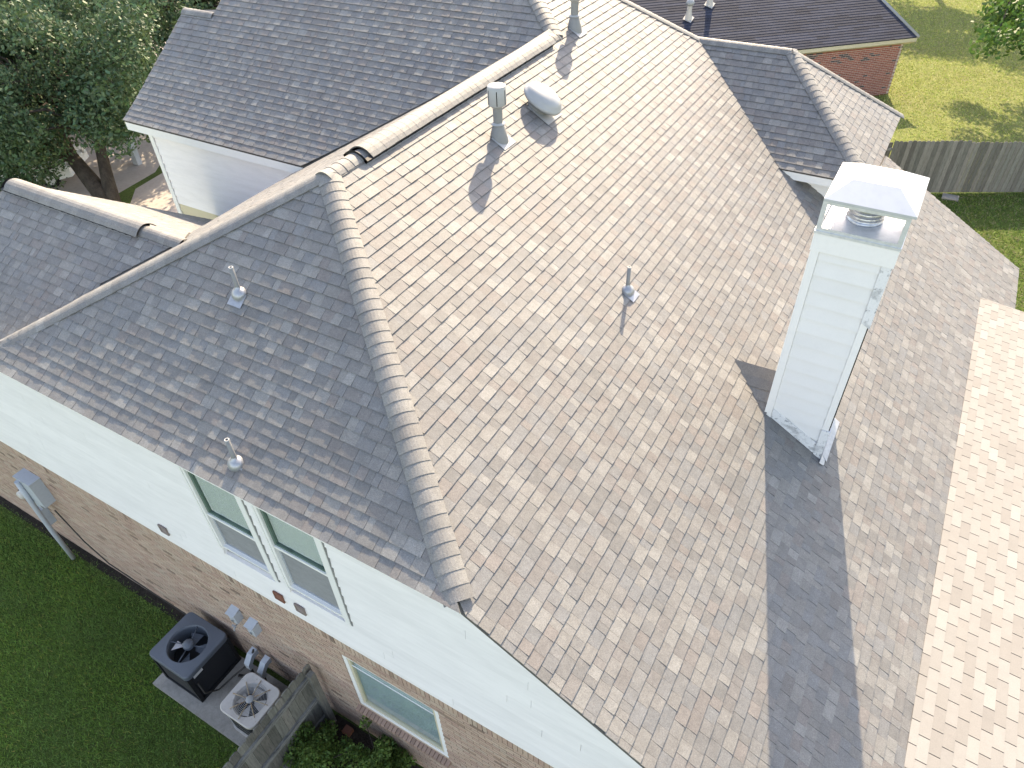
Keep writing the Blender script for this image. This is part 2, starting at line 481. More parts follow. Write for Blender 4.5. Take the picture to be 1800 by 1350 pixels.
# low wing (Q)
QC, QY, QX = -1.3, 2.81, -11.2
QZ = QC + tL * QY; QE = QZ / tK - 8.04
QY0 = .55; QZ0 = QC + tL * QY0
S = Slope((QX, QY0, QZ0), (1, 0, 0), (0, 1, tL))
S.lay((QY - QY0) * nL, lambda v: 0, lambda v: (-7.9 if (QZ0 + tL * v / nL) < .05 else (QZ0 + tL * v / nL) / tK - 8.04) - QX)
slope_part('shaded grey slope of the low wing', [(QX,QY0,QZ0),(-7.9,QY0,QZ0),(-7.9,1.9,QC+tL*1.9),(QE,QY,QZ),(QX,QY,QZ)], S)
QB = 6.6; QBZ = QZ - tL * (QB - QY)
S = Slope((QX, QB, QBZ), (1, 0, 0), (0, -1, tL))
S.lay((QB - QY) * nL, lambda v: 0, lambda v: (-7.9 if (QBZ + tL * v / nL) < .05 else (QBZ + tL * v / nL) / tK - 8.04) - QX, thick=(.006, .005))
slope_part(None, [(QX,QB,QBZ),(-7.9,QB,QBZ),(-7.9,3.7,QZ-tL*(3.7-QY)),(QE,QY,QZ),(QX,QY,QZ)], S)
# small hip wing (N)
S = Slope((-2.34, 10.71, -.106), (1, 0, 0), (0, 1, tN))
nN = math.sqrt(1 + tN * tN)
S.lay(2.06 * nN, lambda v: 2.52 - (v / nN) / .8175, lambda v: 4.126 - (v / nN) * 2.223 / 2.06, hoff=lambda v: .018 * math.exp(-v / .3))
slope_part('shaded grey slope of the far hipped wing', [NV, NC, NA, VP], S)
t2 = 1.486 / 2.223; n2 = math.sqrt(1 + t2 * t2)
S = Slope(NC, (0, 1, 0), (-1, 0, t2))
S.lay(2.223 * n2, lambda v: (v / n2) * 2.06 / 2.223, lambda v: 3.67 - (v / n2) * 1.61 / 2.223)
slope_part('sunlit hip end slope of the far wing', [NC, ND, NA], S)
deck('roof_slope', [VP, NA, ND, (-2.3, 14.38, -.106)], M['deck'], house, off=.0)
# low pitched porch roof, three-tab shingles
tp = .12; np_ = math.sqrt(1 + tp * tp)
PX0, PX1 = 4.34, 9.6
pz0 = mz(PX0) + .018
S = Slope((PX1, -.05, pz0 - tp * (PX1 - PX0)), (0, 1, 0), (-1, 0, tp))
S.lay((PX1 - PX0) * np_, lambda v: 0, lambda v: 12.09, expo=.127, tones=PALE, three_tab=True)
porch = slope_part('pale low pitched porch roof of three-tab shingles', [(PX0,-.05,pz0),(PX1,-.05,pz0-tp*(PX1-PX0)),(PX1,12.04,pz0-tp*(PX1-PX0)),(PX0,12.04,pz0)], S, M['three_tab'])
# chimney cricket
S = Slope((1.0, 5.48, -.59), (1, 0, 0), (0, 1, .82))
cr = MB()
c0, c1, c2, c3 = Vector((.98,5.48,-.578)), Vector((1.66,5.48,-.56)), Vector((1.66,4.98,-.97)), Vector((1.66,5.98,-.97))
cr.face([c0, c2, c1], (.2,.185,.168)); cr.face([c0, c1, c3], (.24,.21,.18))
for k in range(1, 4):          # courses on the near side
    f0, f1 = k / 4, (k + .06) / 4
    a0, b0 = c2.lerp(c0, 0), c2
    p0 = c0.lerp(c2, 1 - f0); p1 = c1.lerp(c2, 1 - f0); q0 = c0.lerp(c2, 1 - f0 + .22); q1 = c1.lerp(c2, 1 - f0 + .22)
    n = (c2 - c0).cross(c1 - c0).normalized(); n = n if n.z > 0 else -n
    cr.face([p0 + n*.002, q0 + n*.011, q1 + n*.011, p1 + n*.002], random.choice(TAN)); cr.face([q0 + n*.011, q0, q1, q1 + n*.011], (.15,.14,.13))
obj('roof_cricket', cr, M['shingle'], house)['label'] = 'small shingled saddle behind the chimney'
split_pieces(groups, 'shingle', 300, gm)

# ------------------------------------------------------------------ ridge and hip caps
CAPT = [(.206,.200,.188), (.190,.185,.176), (.198,.188,.175), (.182,.179,.173), (.222,.216,.202), (.200,.193,.180)]
def cap_run(A, B, n1, n2, w=.15, expo=.143, base=.009, start=0.0, end=None, over=.03, label=None, vent=None, tones=CAPT):
    """caps from A to B; vent = (s0, s1) along the run raised on a black ridge vent"""
    A = Vector(A); B = Vector(B); t = (B - A); L = t.length; t.normalize()
    n1 = Vector(n1).normalized(); n2 = Vector(n2).normalized()
    d1 = t.cross(n1); d1 = d1 if d1.dot(n2) < 0 else -d1
    d2 = t.cross(n2); d2 = d2 if d2.dot(n1) < 0 else -d2
    bis = (n1 + n2).normalized()
    def prof(s, lift, ww, th=0.0, K=8):
        c = A + t * s
        a1 = d1 * ww + n1 * .006; a2 = d2 * ww + n2 * .006
        apex = bis * .003
        ctl = (apex - a1 * .25 - a2 * .25) * 2
        out = []
        for i in range(K + 1):
            x = i / K
            q = a1 * (1-x)**2 + ctl * 2*x*(1-x) + a2 * x*x
            nn = (n1 * (1 - x) + n2 * x).normalized()
            out.append(c + q + nn * (lift - th))
        return out
    base_mb = MB()
    p0 = prof(min(.25, L * .3), .000, w * .9); p1 = prof(L, .000, w * .9)
    for i in range(8): base_mb.face([p0[i], p0[i+1], p1[i+1], p1[i]], (.2,.18,.16))
    run = obj('ridge_line', base_mb, M['shingle'], house)
    if label: run['label'] = label
    s = start
    k = 0
    Lend = L if end is None else end
    while s < Lend - .03:
        raised = vent and vent[0] <= s < vent[1]
        lf = base + (.046 if raised else 0)
        ww = w * (1.27 if raised else 1) * random.uniform(.985, 1.02)
        e = min(s + expo + over, Lend + .01)
        jit = t * 0
        thk = .010 if not raised else .005
        lo = prof(s, lf + thk, ww); hi = prof(e, lf + .003, ww); lob = prof(s, lf, ww, .010); hib = prof(e, lf, ww, .008)
        mb = MB(); col = vary(random.choice(tones), .08)
        for i in range(8):
            mb.face([lo[i], hi[i], hi[i+1], lo[i+1]], col, True)
            mb.face([lo[i], lo[i+1], lob[i+1], lob[i]], tuple(x*.7 for x in col))
        mb.face([lo[0], lob[0], hib[0], hi[0]], tuple(x*.8 for x in col)); mb.face([lo[8], hi[8], hib[8], lob[8]], tuple(x*.8 for x in col))
        c = np.mean(np.array(mb.v), axis=0)
        obj('ridge_cap', mb, M['cap'], run, org=c)
        s += expo; k += 1
    if vent:
        v0, v1 = vent
        vb = MB()
        for d, n in ((d1, n1), (d2, n2)):
            for (a, b) in ((v0, v1),):
                qa, qb = A + t * a, A + t * b
                o1 = d * (w * 1.31)
                P = [qa + o1 + n*.002, qb + o1 + n*.002, qb + o1 + n*.056, qa + o1 + n*.056]
                vb.prism(P, -d * .05)
                for j in range(int((b - a) / .16)):
                    c0 = qa + t * (.08 + j * .16) + d * (w * 1.31)
                    vb.prism([c0 + n*.002, c0 + t*.006 + n*.002, c0 + t*.006 + n*.05, c0 + n*.05], d * .006)
        pa, pb = prof(v0, .048, w*1.34), prof(v0, .0, w*1.2)
        for i in range(8): vb.face([pa[i], pa[i+1], pb[i+1], pb[i]])
        pa, pb = prof(v1, .048, w*1.34), prof(v1, .0, w*1.2)
        for i in range(8): vb.face([pa[i+1], pa[i], pb[i], pb[i+1]])
        o = obj('ridge_vent', vb, M['black'], run); o['label'] = 'black slotted ridge vent under the raised caps'
        fl = MB()
        for d, n in ((d1, n1), (d2, n2)):
            qa, qb = A + t * v0, A + t * v1
            fl.prism([qa + d*(w*1.31) + n*.011, qb + d*(w*1.31) + n*.011, qb + d*(w*1.31+.016) + n*.011, qa + d*(w*1.31+.016) + n*.011], n * .004)
        obj('vent_flange', fl, M['painted_metal'], run)
    return run
NM = (tM, 0, 1); NL = (0, -tL, 1); NKn = (-tK, 0, 1); NF = (0, .915, 1); N1 = (0, -tN, 1); N2 = (t2, 0, 1); N3 = (0, .92, 1)
cap_run(H1 + Vector((.01, -.01, .022)), PK, NM, NL, start=.11, label='hip caps between the shaded and the sunlit slope')
cap_run(H2, PK, NKn, NL, label='sunlit left hip caps')
cap_run(PK + Vector((0, -.08, 0)), GP, NM, NKn, vent=(.60, 5.66), label='main ridge with raised vent caps')
cap_run(GP + Vector((.05, -.05, -.02)), PK2, NM, NL, label='upper hip caps')
cap_run((-11.89, 10.66, 3.31), PK2, NL, NF)
cap_run((-12.84, 8.64, 1.882), (-11.9, 8.64, 1.882), NL, (0, .7, 1))
cap_run(VP, PK2, NM, NF, label='far hip caps')
cap_run(VP, NA, N1, N3, label='ridge caps of the far wing')
cap_run(NC, NA, N1, N2, label='hip caps of the far wing')
cap_run(ND, NA, N2, N3)
cap_run((QX, QY, QZ), (QE, QY, QZ), NL, (0, tL, 1), vent=(.05, 3.45), label='sunlit low wing ridge with raised vent caps')

# ------------------------------------------------------------------ near wall: white siding over buff brick
YW = .066
wall = MB()
wall.prism([(-9.2,.165,-.10),(-9.2,.165,-.93),(-11.1,.165,-.93),(-11.1,.165,-2.6),(-13,.165,-2.6),(-13,.165,GZ),(5.0,.165,GZ),(5.0,.165,mz(5.0)-.06),(.0,.165,-.07)], (0, .12, 0))
wallo = obj('wall', wall, M['white'], house); wallo['label'] = 'white painted siding of the near wall'
WINS = [(-4.06, -3.12, -1.80), (-2.87, -1.93, -1.86)]     # x0, x1, sill
BZ = -2.65
def spans(z0, z1):
    """open x spans of a siding row"""
    xl = -9.15 if z1 > -.9 else -11.05
    cut = []
    for x0, x1, zs in WINS:
        if z1 > zs: cut.append((x0, x1))
    out = []; a = xl
    for x0, x1 in cut: out.append((a, x0)); a = x1
    out.append((a, 99))
    return out
z = BZ + .10; ex = .19
rowi = 0
while z < -.07:
    z1 = min(z + ex, -.06)
    for a, b in spans(z, z1):
        joints = [a]
        if b > 50:
            bb0, bb1 = (-(z + .065) / tM), (-(z1 + .065) / tM)
            bb0, bb1 = min(bb0, 4.9), min(bb1, 4.9)
        else: bb0 = bb1 = b
        x = a + random.uniform(1.6, 3.6)
        while x < bb1 - .6: joints.append(x); x += 3.66
        for i, ja in enumerate(joints):
            je0, je1 = (joints[i+1] - .004, joints[i+1] - .004) if i + 1 < len(joints) else (bb0, bb1)
            P = [(ja, YW - .004, z), (je0, YW - .004, z), (max(je1, ja + .01), YW + .014, z1 + .012), (ja, YW + .014, z1 + .012)]
            tn = random.uniform(.95, 1.0)
            mb = MB().prism(P, (0, .05, 0), (tn, tn, tn))
            obj('siding_board', mb, M['siding'], wallo)
    z = z1; rowi += 1
obj('skirt_board', MB().box((-13, .068, BZ - .004), (4.45, .13, BZ + .10)), M['siding'], wallo)
obj('rake_board', MB().prism([(0.02,.03,-.075),(5.05,.03,mz(5.05)-.063),(5.05,.03,mz(5.05)-.10),(.02,.03,-.11)], (0,.05,0)), M['white'], wallo)
obj('fascia', MB().box((-8.0, .03, -.12), (.02, .06, -.062)), M['white'], wallo)

# brick lower storey
bw = MB()
WL = (-2.34, -.73, -4.66, -3.13)       # lower window x0,x1,z0,z1
YB = .080
for a, b in (((-13.0, YB + .009, GZ), (WL[0], .16, BZ - .006)), ((WL[1], YB + .009, GZ), (5.0, .16, BZ - .006)), ((WL[0], YB + .009, GZ), (WL[1], .16, WL[2] - .0)), ((WL[0], YB + .009, WL[3]), (WL[1], .16, BZ - .006))):
    bw.box(a, b)
brick_wall = obj('brick_wall', bw, M['mortar'], house); brick_wall['label'] = 'buff brick lower storey of the near wall'
BT = [(.47,.345,.27), (.45,.325,.25), (.49,.365,.285), (.43,.30,.235), (.46,.325,.258), (.46,.355,.28), (.42,.285,.228)]
DK = [(.27,.195,.15), (.23,.165,.13), (.32,.225,.17)]
bricks = []
def brick(x0, x1, z0, z1, y=YB, col=None):
    dy = random.uniform(-.002, .002)
    mb = MB()
    col = col or vary(random.choice(BT) if random.random() > .05 else random.choice(DK), .05)
    P = [(x0, y + dy, z0), (x1, y + dy, z0), (x1, y + dy, z1), (x0, y + dy, z1)]
    Q = [(a, y + .03, c) for a, b, c in P]
    mb.face(P, col)
    for i in range(4):
        j = (i + 1) % 4; mb.face([Q[i], Q[j], P[j], P[i]], tuple(c * .85 for c in col))
    pr = [project(p) for p in P]
    cx = sum(a[0] for a in pr) / 4; cy = sum(a[1] for a in pr) / 4
    A = 0
    for i in range(4):
        j = (i + 1) % 4; A += pr[i][0]*pr[j][1] - pr[j][0]*pr[i][1]
    bricks.append((abs(A) if (0 < cx < 1800 and 0 < cy < 1350) else 0, mb))
x = -13.0                                     # soldier course on top
while x < 4.4:
    brick(x, x + .060, BZ - .205, BZ - .008, YB - .002); x += .0705
zr = BZ - .215 - .0575; row = 0
while zr > GZ - .05:
    x = -13.0 + (row % 2) * .1015
    while x < 4.5:
        x0, x1 = x, x + .193
        if zr + .0575 > WL[2] - .12 and zr < WL[3] + .0:
            if x0 < WL[0] < x1: x1 = WL[0]
            if x0 < WL[1] < x1: x0 = WL[1]
            if x0 >= WL[0] and x1 <= WL[1]: x += .203; continue
        if x1 - x0 > .02: brick(x0, x1, max(zr, GZ), zr + .0575)
        x += .203
    zr -= .0677; row += 1
x = WL[0] - .04
while x < WL[1]:                              # sloping rowlock sill
    mb = MB().prism([(x, .0, WL[2]-.125), (x+.058, .0, WL[2]-.125), (x+.058, .12, WL[2]-.125), (x, .12, WL[2]-.125)], (0, 0, .085), vary((.33,.22,.17), .15))
    mb.v[4:6] = [(a, b, c - .03) for a, b, c in mb.v[4:6]]
    bricks.append((400, mb)); x += .0675
split_pieces([(brick_wall, bricks)], 'brick', 300, M['brick'])

# ------------------------------------------------------------------ upper windows of the near wall
for wi, (x0, x1, zs) in enumerate(WINS):
    fr = MB()
    zt = -.05
    fr.box((x0, .07, zs), (x0 + .045, .15, zt)); fr.box((x1 - .045, .07, zs), (x1, .15, zt)); fr.box((x0 + .045, .075, zs), (x1 - .045, .15, zs + .04))
    fr.box((x1 + .002, .055, zs - .06), (x1 + .085, .095, zt)); fr.box((x0 - .03, .062, zs - .02), (x0 - .002, .095, zt))
    win = obj('window', fr, M['trim'], house); win['label'] = ('left' if wi == 0 else 'right') + ' upper window with blind above and grey screen below'
    zm = zs + (.70 if wi == 0 else .88)
    obj('grey_strip', MB().box((x1 + .087, .06, zs - .055), (x1 + .108, .085, zt)), M['painted_metal'], win)  # narrow grey strip beside the right casing
    obj('meeting_rail', MB().box((x0 + .046, .083, zm - .02), (x1 - .046, .135, zm + .025)), M['trim'], win)
    sash = MB()
    sash.box((x0 + .046, .10, zm + .026), (x0 + .085, .14, zt)); sash.box((x0 + .085, .10, zm + .026), (x1 - .046, .14, zm + .06))
    sash.box((x0 + .25, .09, zm + .05), (x0 + .33, .10, zm + .075)); sash.box((x1 - .2, .09, zm + .05), (x1 - .12, .10, zm + .075))
    obj('sash', sash, M['greenframe'], win)
    obj('pane', MB().box((x0 + .085, .120, zm + .06), (x1 - .046, .123, zt)), M['glass'], win)
    bl = MB(); zz = zm + .06
    while zz < zt:
        bl.face([(x0+.085, .138, zz), (x1-.047, .138, zz), (x1-.047, .151, zz+.022), (x0+.085, .151, zz+.022)]); zz += .026
    obj('blind', bl, M['blind'], win)
    obj('insect_screen', MB().box((x0 + .075, .128, zs + .06), (x1 - .06, .133, zm - .02)), M['screen'], win)
    sf = MB()
    sf.box((x0 + .046, .115, zs + .04), (x0 + .075, .14, zm - .02)); sf.box((x1 - .06, .115, zs + .04), (x1 - .046, .14, zm - .02)); sf.box((x0 + .075, .115, zs + .04), (x1 - .06, .14, zs + .06))
    obj('screen_frame', sf, M['grey_box'], win)

# lower window
x0, x1, z0, z1 = WL
fr = MB()
fr.box((x0, .092, z0), (x0 + .07, .155, z1)); fr.box((x1 - .07, .092, z0), (x1, .155, z1)); fr.box((x0 + .07, .092, z0), (x1 - .07, .155, z0 + .07)); fr.box((x0 + .07, .092, z1 - .05), (x1 - .07, .155, z1))
win = obj('window', fr, M['trim'], house); win['label'] = 'wide lower window with blue reflective glass'
inner = MB()
inner.box((x0 + .071, .104, z0 + .071), (x0 + .11, .15, z1 - .051)); inner.box((x1 - .11, .104, z0 + .071), (x1 - .071, .15, z1 - .051)); inner.box((x0 + .11, .104, z0 + .071), (x1 - .11, .15, z0 + .12))
obj('sash', inner, M['cream'], win)
obj('muntin', MB().box((x0 + .11, .108, z1 - .27), (x1 - .11, .120, z1 - .258)), M['trim'], win)
obj('pane', MB().box((x0 + .11, .126, z0 + .12), (x1 - .11, .130, z1 - .051)), M['glass'], win)
obj('reflection_panel', MB().box((x0 + .072, .1555, z0 + .072), (x1 - .072, .161, z1 - .052)), M['pane_reflection'], win)  # added panel; its blue imitates the reflection in the pane

# ------------------------------------------------------------------ other walls of the house
ow = MB()
ow.box((-7.95, .3, GZ), (-7.8, 6.5, -.08)); ow.box((-11.05, .3, GZ), (-10.95, 6.55, -2.1))
ow.prism([(-11.0,.3,-1.3),(-11.0,.3,-2.1),(-11.0,6.4,-2.1),(-11.0,6.4,-1.95),(-11.0,QY,QZ-.12)], (.05, 0, 0))
ow.box((4.85, .3, GZ), (5.0, 14.2, mz(5.08) - .1)); ow.box((-12.4, 14.0, GZ), (5.0, 14.15, mz(5.08) - .1))
ow.box((-12.6, 6.75, GZ), (-12.45, 14.0, .1))
obj('wall', ow, M['white'], house)
# far white sided wall under the upper slope
yb = 6.56
bwall = obj('wall', MB().box((-12.55, yb + .02, GZ), (-7.0, yb + .15, .12)), M['white'], house); bwall['label'] = 'far white sided wall with cream boards at its foot'
z = -3.4
while z < .05:
    cream = z < -1.80
    z1 = min(z + .2, .1)
    mb = MB().prism([(-12.46, yb - .022, z), (-7.2, yb - .022, z), (-7.2, yb + .004, z1 + .01), (-12.46, yb + .004, z1 + .01)], (0, .03, 0))
    obj('siding_board', mb, M['cream'] if cream else M['siding'], bwall)
    z = z1
obj('corner_board', MB().box((-12.60, yb - .03, GZ), (-12.47, yb + .16, .1)), M['trim'], bwall)
mil = MB()
for i in range(12):
    xx = -9.9 + i * .2 + random.uniform(-.05, .05); hh = random.uniform(.05, .22) 
    zz = .3255 - tL * (yb - 3.15) if xx < -7.95 else 0
eave = MB()
eave.box((-12.86, 6.275, .01), (-7.4, 6.30, .185)); 
obj('fascia', eave, M['trim'], house)
obj('soffit', MB().box((-12.80, 6.30, .02), (-7.3, 6.60, .04)), M['trim'], house)
rk = MB()
rk.prism([(-12.83, 6.28, .01), (-12.83, 8.64, 1.68), (-12.83, 8.64, 1.84), (-12.83, 6.28, .17)], (.03, 0, 0))
rk.prism([(-11.88, 8.7, 1.70), (-11.88, 10.66, 3.08), (-11.88, 10.66, 3.24), (-11.88, 8.7, 1.86)], (.03, 0, 0))
obj('rake_board', rk, M['trim'], house)
gb = MB().prism([(-12.5, 6.6, .0), (-12.5, 8.64, 1.7), (-12.5, 11.0, .0)], (.1, 0, 0)).prism([(-11.7, 8.0, 1.0), (-11.7, 10.66, 3.1), (-11.7, 14.0, .0), (-11.7, 8.0, 0)], (.1, 0, 0))
obj('gable_wall', gb, M['white'], house)
# far hipped wing walls
nw = MB()
nw.box((.25, 11.0, -3.3), (1.5, 11.12, -.16)); nw.box((1.4, 11.12, -3.3), (1.5, 14.1, -.16))
obj('wall', nw, M['white'], house)['label'] = 'short white wall under the far wing eave'
nf = MB()
nf.box((.2, 10.725, -.27), (1.765, 10.75, -.125)); nf.box((1.745, 10.75, -.27), (1.77, 14.36, -.125)); nf.box((.24, 10.75, -.27), (1.74, 11.0, -.255)); nf.box((1.5, 11.0, -.27), (1.74, 14.3, -.255))
obj('fascia', nf, M['trim'], house)
# far rake and eave trim of the main slope
ft = MB()
ft.prism([(1.8,14.36,mz(1.8)-.07),(5.06,14.36,mz(5.06)-.07),(5.06,14.36,mz(5.06)-.2),(1.8,14.36,mz(1.8)-.2)], (0,-.03,0))
ft.box((5.03, 0.1, mz(5.08) - .22), (5.06, 14.3, mz(5.08) - .065))
obj('fascia', ft, M['trim'], house)
pf = MB().box((PX1 - .03, 0, pz0 - tp*(PX1-PX0) - .2), (PX1, 12.0, pz0 - tp*(PX1-PX0) - .06))
for yy in (.3, 4, 8, 11.7): pf.box((PX1 - .3, yy, GZ), (PX1 - .18, yy + .12, pz0 - tp*(PX1-PX0-.2) - .06))
obj('porch_posts', pf, M['trim'], house)

# ------------------------------------------------------------------ chimney
CX0, CX1, CY0, CY1, CZT = 1.64, 2.485, 5.03, 5.93, 1.87
cb = MB()
cb.prism([(CX0+.02, CY0+.02, mz(CX0+.02)-.3), (CX1-.02, CY0+.02, mz(CX1)-.3), (CX1-.02, CY0+.02, CZT-.02), (CX0+.02, CY0+.02, CZT-.02)], (0, CY1-CY0-.04, 0))
ch = obj('chimney', cb, M['white'], house); ch['label'] = 'tall white sided chimney with open metal cap'
def mzc(x): return mz(x) + .012
# boards on four sides
z = -1.75; i = 0
bx0, bx1 = CX0 + .085, CX1 - .10
while z < 1.62:
    z1 = min(z + .205, 1.63)
    # front, cut by the roof line
    poly = clip_poly([(bx0, z), (bx1, z), (bx1, z1 + .012), (bx0, z1 + .012)], lambda q: q[1] - mzc(q[0]))
    if len(poly) >= 3:
        tn = random.uniform(.965, 1.0)
        mb = MB().prism([(a, CY0 - .006 + .022 * (b - z) / .2, b) for a, b in poly], (0, .03, 0), (tn, tn, tn))
        obj('siding_board', mb, M['chim_siding'], ch)
    for xs, dx in ((CX0 + .004, .02), (CX1 - .004, -.02)):
        if z1 > mzc(xs):
            mb = MB().prism([(xs, CY0+.09, max(z, mzc(xs))), (xs, CY1-.09, max(z, mzc(xs))), (xs, CY1-.09, z1+.01), (xs, CY0+.09, z1+.01)], (dx, 0, 0))
            obj('siding_board', mb, M['chim_siding'], ch)
    z = z1
tr = MB()
tr.prism([(CX0-.012, CY0-.016, mzc(CX0)), (CX0+.083, CY0-.016, mzc(CX0+.083)), (CX0+.083, CY0-.016, 1.64), (CX0-.012, CY0-.016, 1.64)], (0, .03, 0))
tr.prism([(CX0-.014, CY0+.018, mzc(CX0)), (CX0-.014, CY0+.088, mzc(CX0)), (CX0-.014, CY0+.088, 1.64), (CX0-.014, CY0+.018, 1.64)], (.03, 0, 0))
tr.box((CX0-.014, CY1-.088, mzc(CX0)), (CX0+.02, CY1+.012, 1.64)); tr.box((CX1-.02, CY1-.088, mzc(CX1)), (CX1+.012, CY1+.012, 1.64))
obj('corner_board', tr, M['trim'], ch)
rc = MB()          # right corner boards: lower and upper length whole, the middle one gone mouldy and narrow
xa = CX1 - .098
rc.prism([(xa, CY0-.016, mzc(xa)), (CX1+.012, CY0-.016, mzc(CX1)), (CX1+.012, CY0-.016, -.93), (xa, CY0-.016, -.93)], (0, .03, 0))
rc.box((CX1-.018, CY0+.019, mzc(CX1)), (CX1+.012, CY0+.10, -.93))
obj('corner_board', rc, M['mildew'], ch)['label'] = 'mildewed lower right corner board'
obj('corner_board', MB().prism([(xa, CY0-.011, .86), (CX1+.012, CY0-.011, .80), (CX1+.012, CY0-.011, 1.64), (xa, CY0-.011, 1.64)], (0, .03, 0)), M['mildew'], ch)['label'] = 'mildewed upper right corner board'
obj('corner_board', MB().prism([(xa, CY0-.004, -.925), (CX1-.016, CY0-.004, -.925), (CX1-.016, CY0-.004, .83), (xa, CY0-.004, .85)], (0, .022, 0)), M['trim'], ch)
obj('joint_gap', MB().box((CX1-.014, CY0+.002, -.92), (CX1-.002, CY0+.03, .80)), M['black'], ch)
# mildew along the roof line and upper band
bt = MB()
bt.prism([(CX0+.09, CY0-.009, mzc(CX0+.09)+.005), (CX1-.10, CY0-.009, mzc(CX1-.10)+.005), (CX1-.10, CY0-.009, mzc(CX1-.10)+.20), (CX0+.09, CY0-.009, mzc(CX0+.09)+.17)], (0, .006, 0))
obj('bottom_board', bt, M['mildew'], ch)['label'] = 'mildew stained board along the roof line'
bd = MB(); o_ = .022
for a, b in (((CX0-o_, CY0-o_, 1.64), (CX1+o_, CY0+.02, 1.86)), ((CX0-o_, CY1-.02, 1.64), (CX1+o_, CY1+o_, 1.86)), ((CX0-o_, CY0+.02, 1.64), (CX0+.02, CY1-.02, 1.86)), ((CX1-.02, CY0+.02, 1.64), (CX1+o_, CY1-.02, 1.86))): bd.box(a, b)
obj('frieze_board', bd, M['trim'], ch)
# metal cap: base pan, corner posts, hood
o_ = .03
pan = MB().box((CX0-o_, CY0-o_, 1.862), (CX1+o_, CY1+o_, 1.895))
obj('cap_pan', pan, M['galv'], ch)
po = MB(); pw = .05
for xx in (CX0-.02, CX1+.02-pw):
    for yy in (CY0-.02, CY1+.02-pw): po.box((xx, yy, 1.896), (xx+pw, yy+pw, 2.25))
for yy in (CY0-.02, CY1-.01): po.box((CX0-.02+pw, yy, 1.896), (CX1+.02-pw, yy+.03, 1.935)); po.box((CX0-.02+pw, yy, 2.215), (CX1+.02-pw, yy+.03, 2.25))
for xx in (CX0-.02, CX1-.01): po.box((xx, CY0-.02+pw, 1.896), (xx+.03, CY1+.02-pw, 1.935)); po.box((xx, CY0-.02+pw, 2.215), (xx+.03, CY1+.02-pw, 2.25))
obj('cap_frame', po, M['galv'], ch)
hd = MB()
e0, e1, f0, f1 = CX0 - .02, CX1 + .06, CY0 - .03, CY1 + .06
g0, g1, h0, h1 = 1.83, 2.30, 5.27, 5.70
low = [(e0,f0,2.251),(e1,f0,2.251),(e1,f1,2.251),(e0,f1,2.251)]; lip = [(x,y,z+.03) for x,y,z in low]; topq = [(g0,h0,2.43),(g1,h0,2.43),(g1,h1,2.43),(g0,h1,2.43)]
for A_, B_ in ((low, lip), (lip, topq)):
    for i in range(4):
        j = (i + 1) % 4; hd.face([A_[i], A_[j], B_[j], B_[i]])
hd.face(topq); hd.face(low[::-1])
obj('cap_hood', hd, M['hood'], ch)['label'] = 'bright galvanised hood of the chimney cap'
fl = MB()
prof = [(.20, 1.896), (.20, 1.93)]
zz = 1.93
for k in range(4): prof += [(.185, zz + .005), (.20, zz + .025), (.185, zz + .045)]; zz += .05
prof += [(.165, 2.15), (.165, 2.19), (.0, 2.19)]
fl.lathe(prof, (2.05, 5.5, 0), 28)
obj('flue_pipe', fl, M['flue'], ch)['label'] = 'ribbed round flue inside the chimney cap'
obj('flue_collar', MB().lathe([(.168, 2.155), (.178, 2.16), (.178, 2.185), (.168, 2.186)], (2.05, 5.5, 0), 28), M['painted_metal'], ch)
sf_ = MB()         # step flashing on the right
sf_.prism([(CX1+.013, CY0+.1, mz(CX1)+.02), (CX1+.1, CY0+.02, mz(CX1+.1)+.02), (CX1+.1, CY1, mz(CX1+.1)+.02), (CX1+.013, CY1, mz(CX1)+.02)], (0, 0, .006))
sf_.prism([(CX1+.016, CY0-.10, mz(CX1)+.016), (CX1+.08, CY0-.07, mz(CX1+.08)+.016), (CX1+.08, CY0+.3, mz(CX1+.08)+.016), (CX1+.016, CY0+.3, mz(CX1)+.02)], (0, 0, .005))
sf_.prism([(CX1+.016, CY0-.08, mz(CX1)+.02), (CX1+.02, CY0+.4, mz(CX1)+.02), (CX1+.02, CY0+.4, mz(CX1)+.11), (CX1+.016, CY0-.02, mz(CX1)+.1)], (.004, 0, 0))
obj('flashing', sf_, M['lead'], ch)

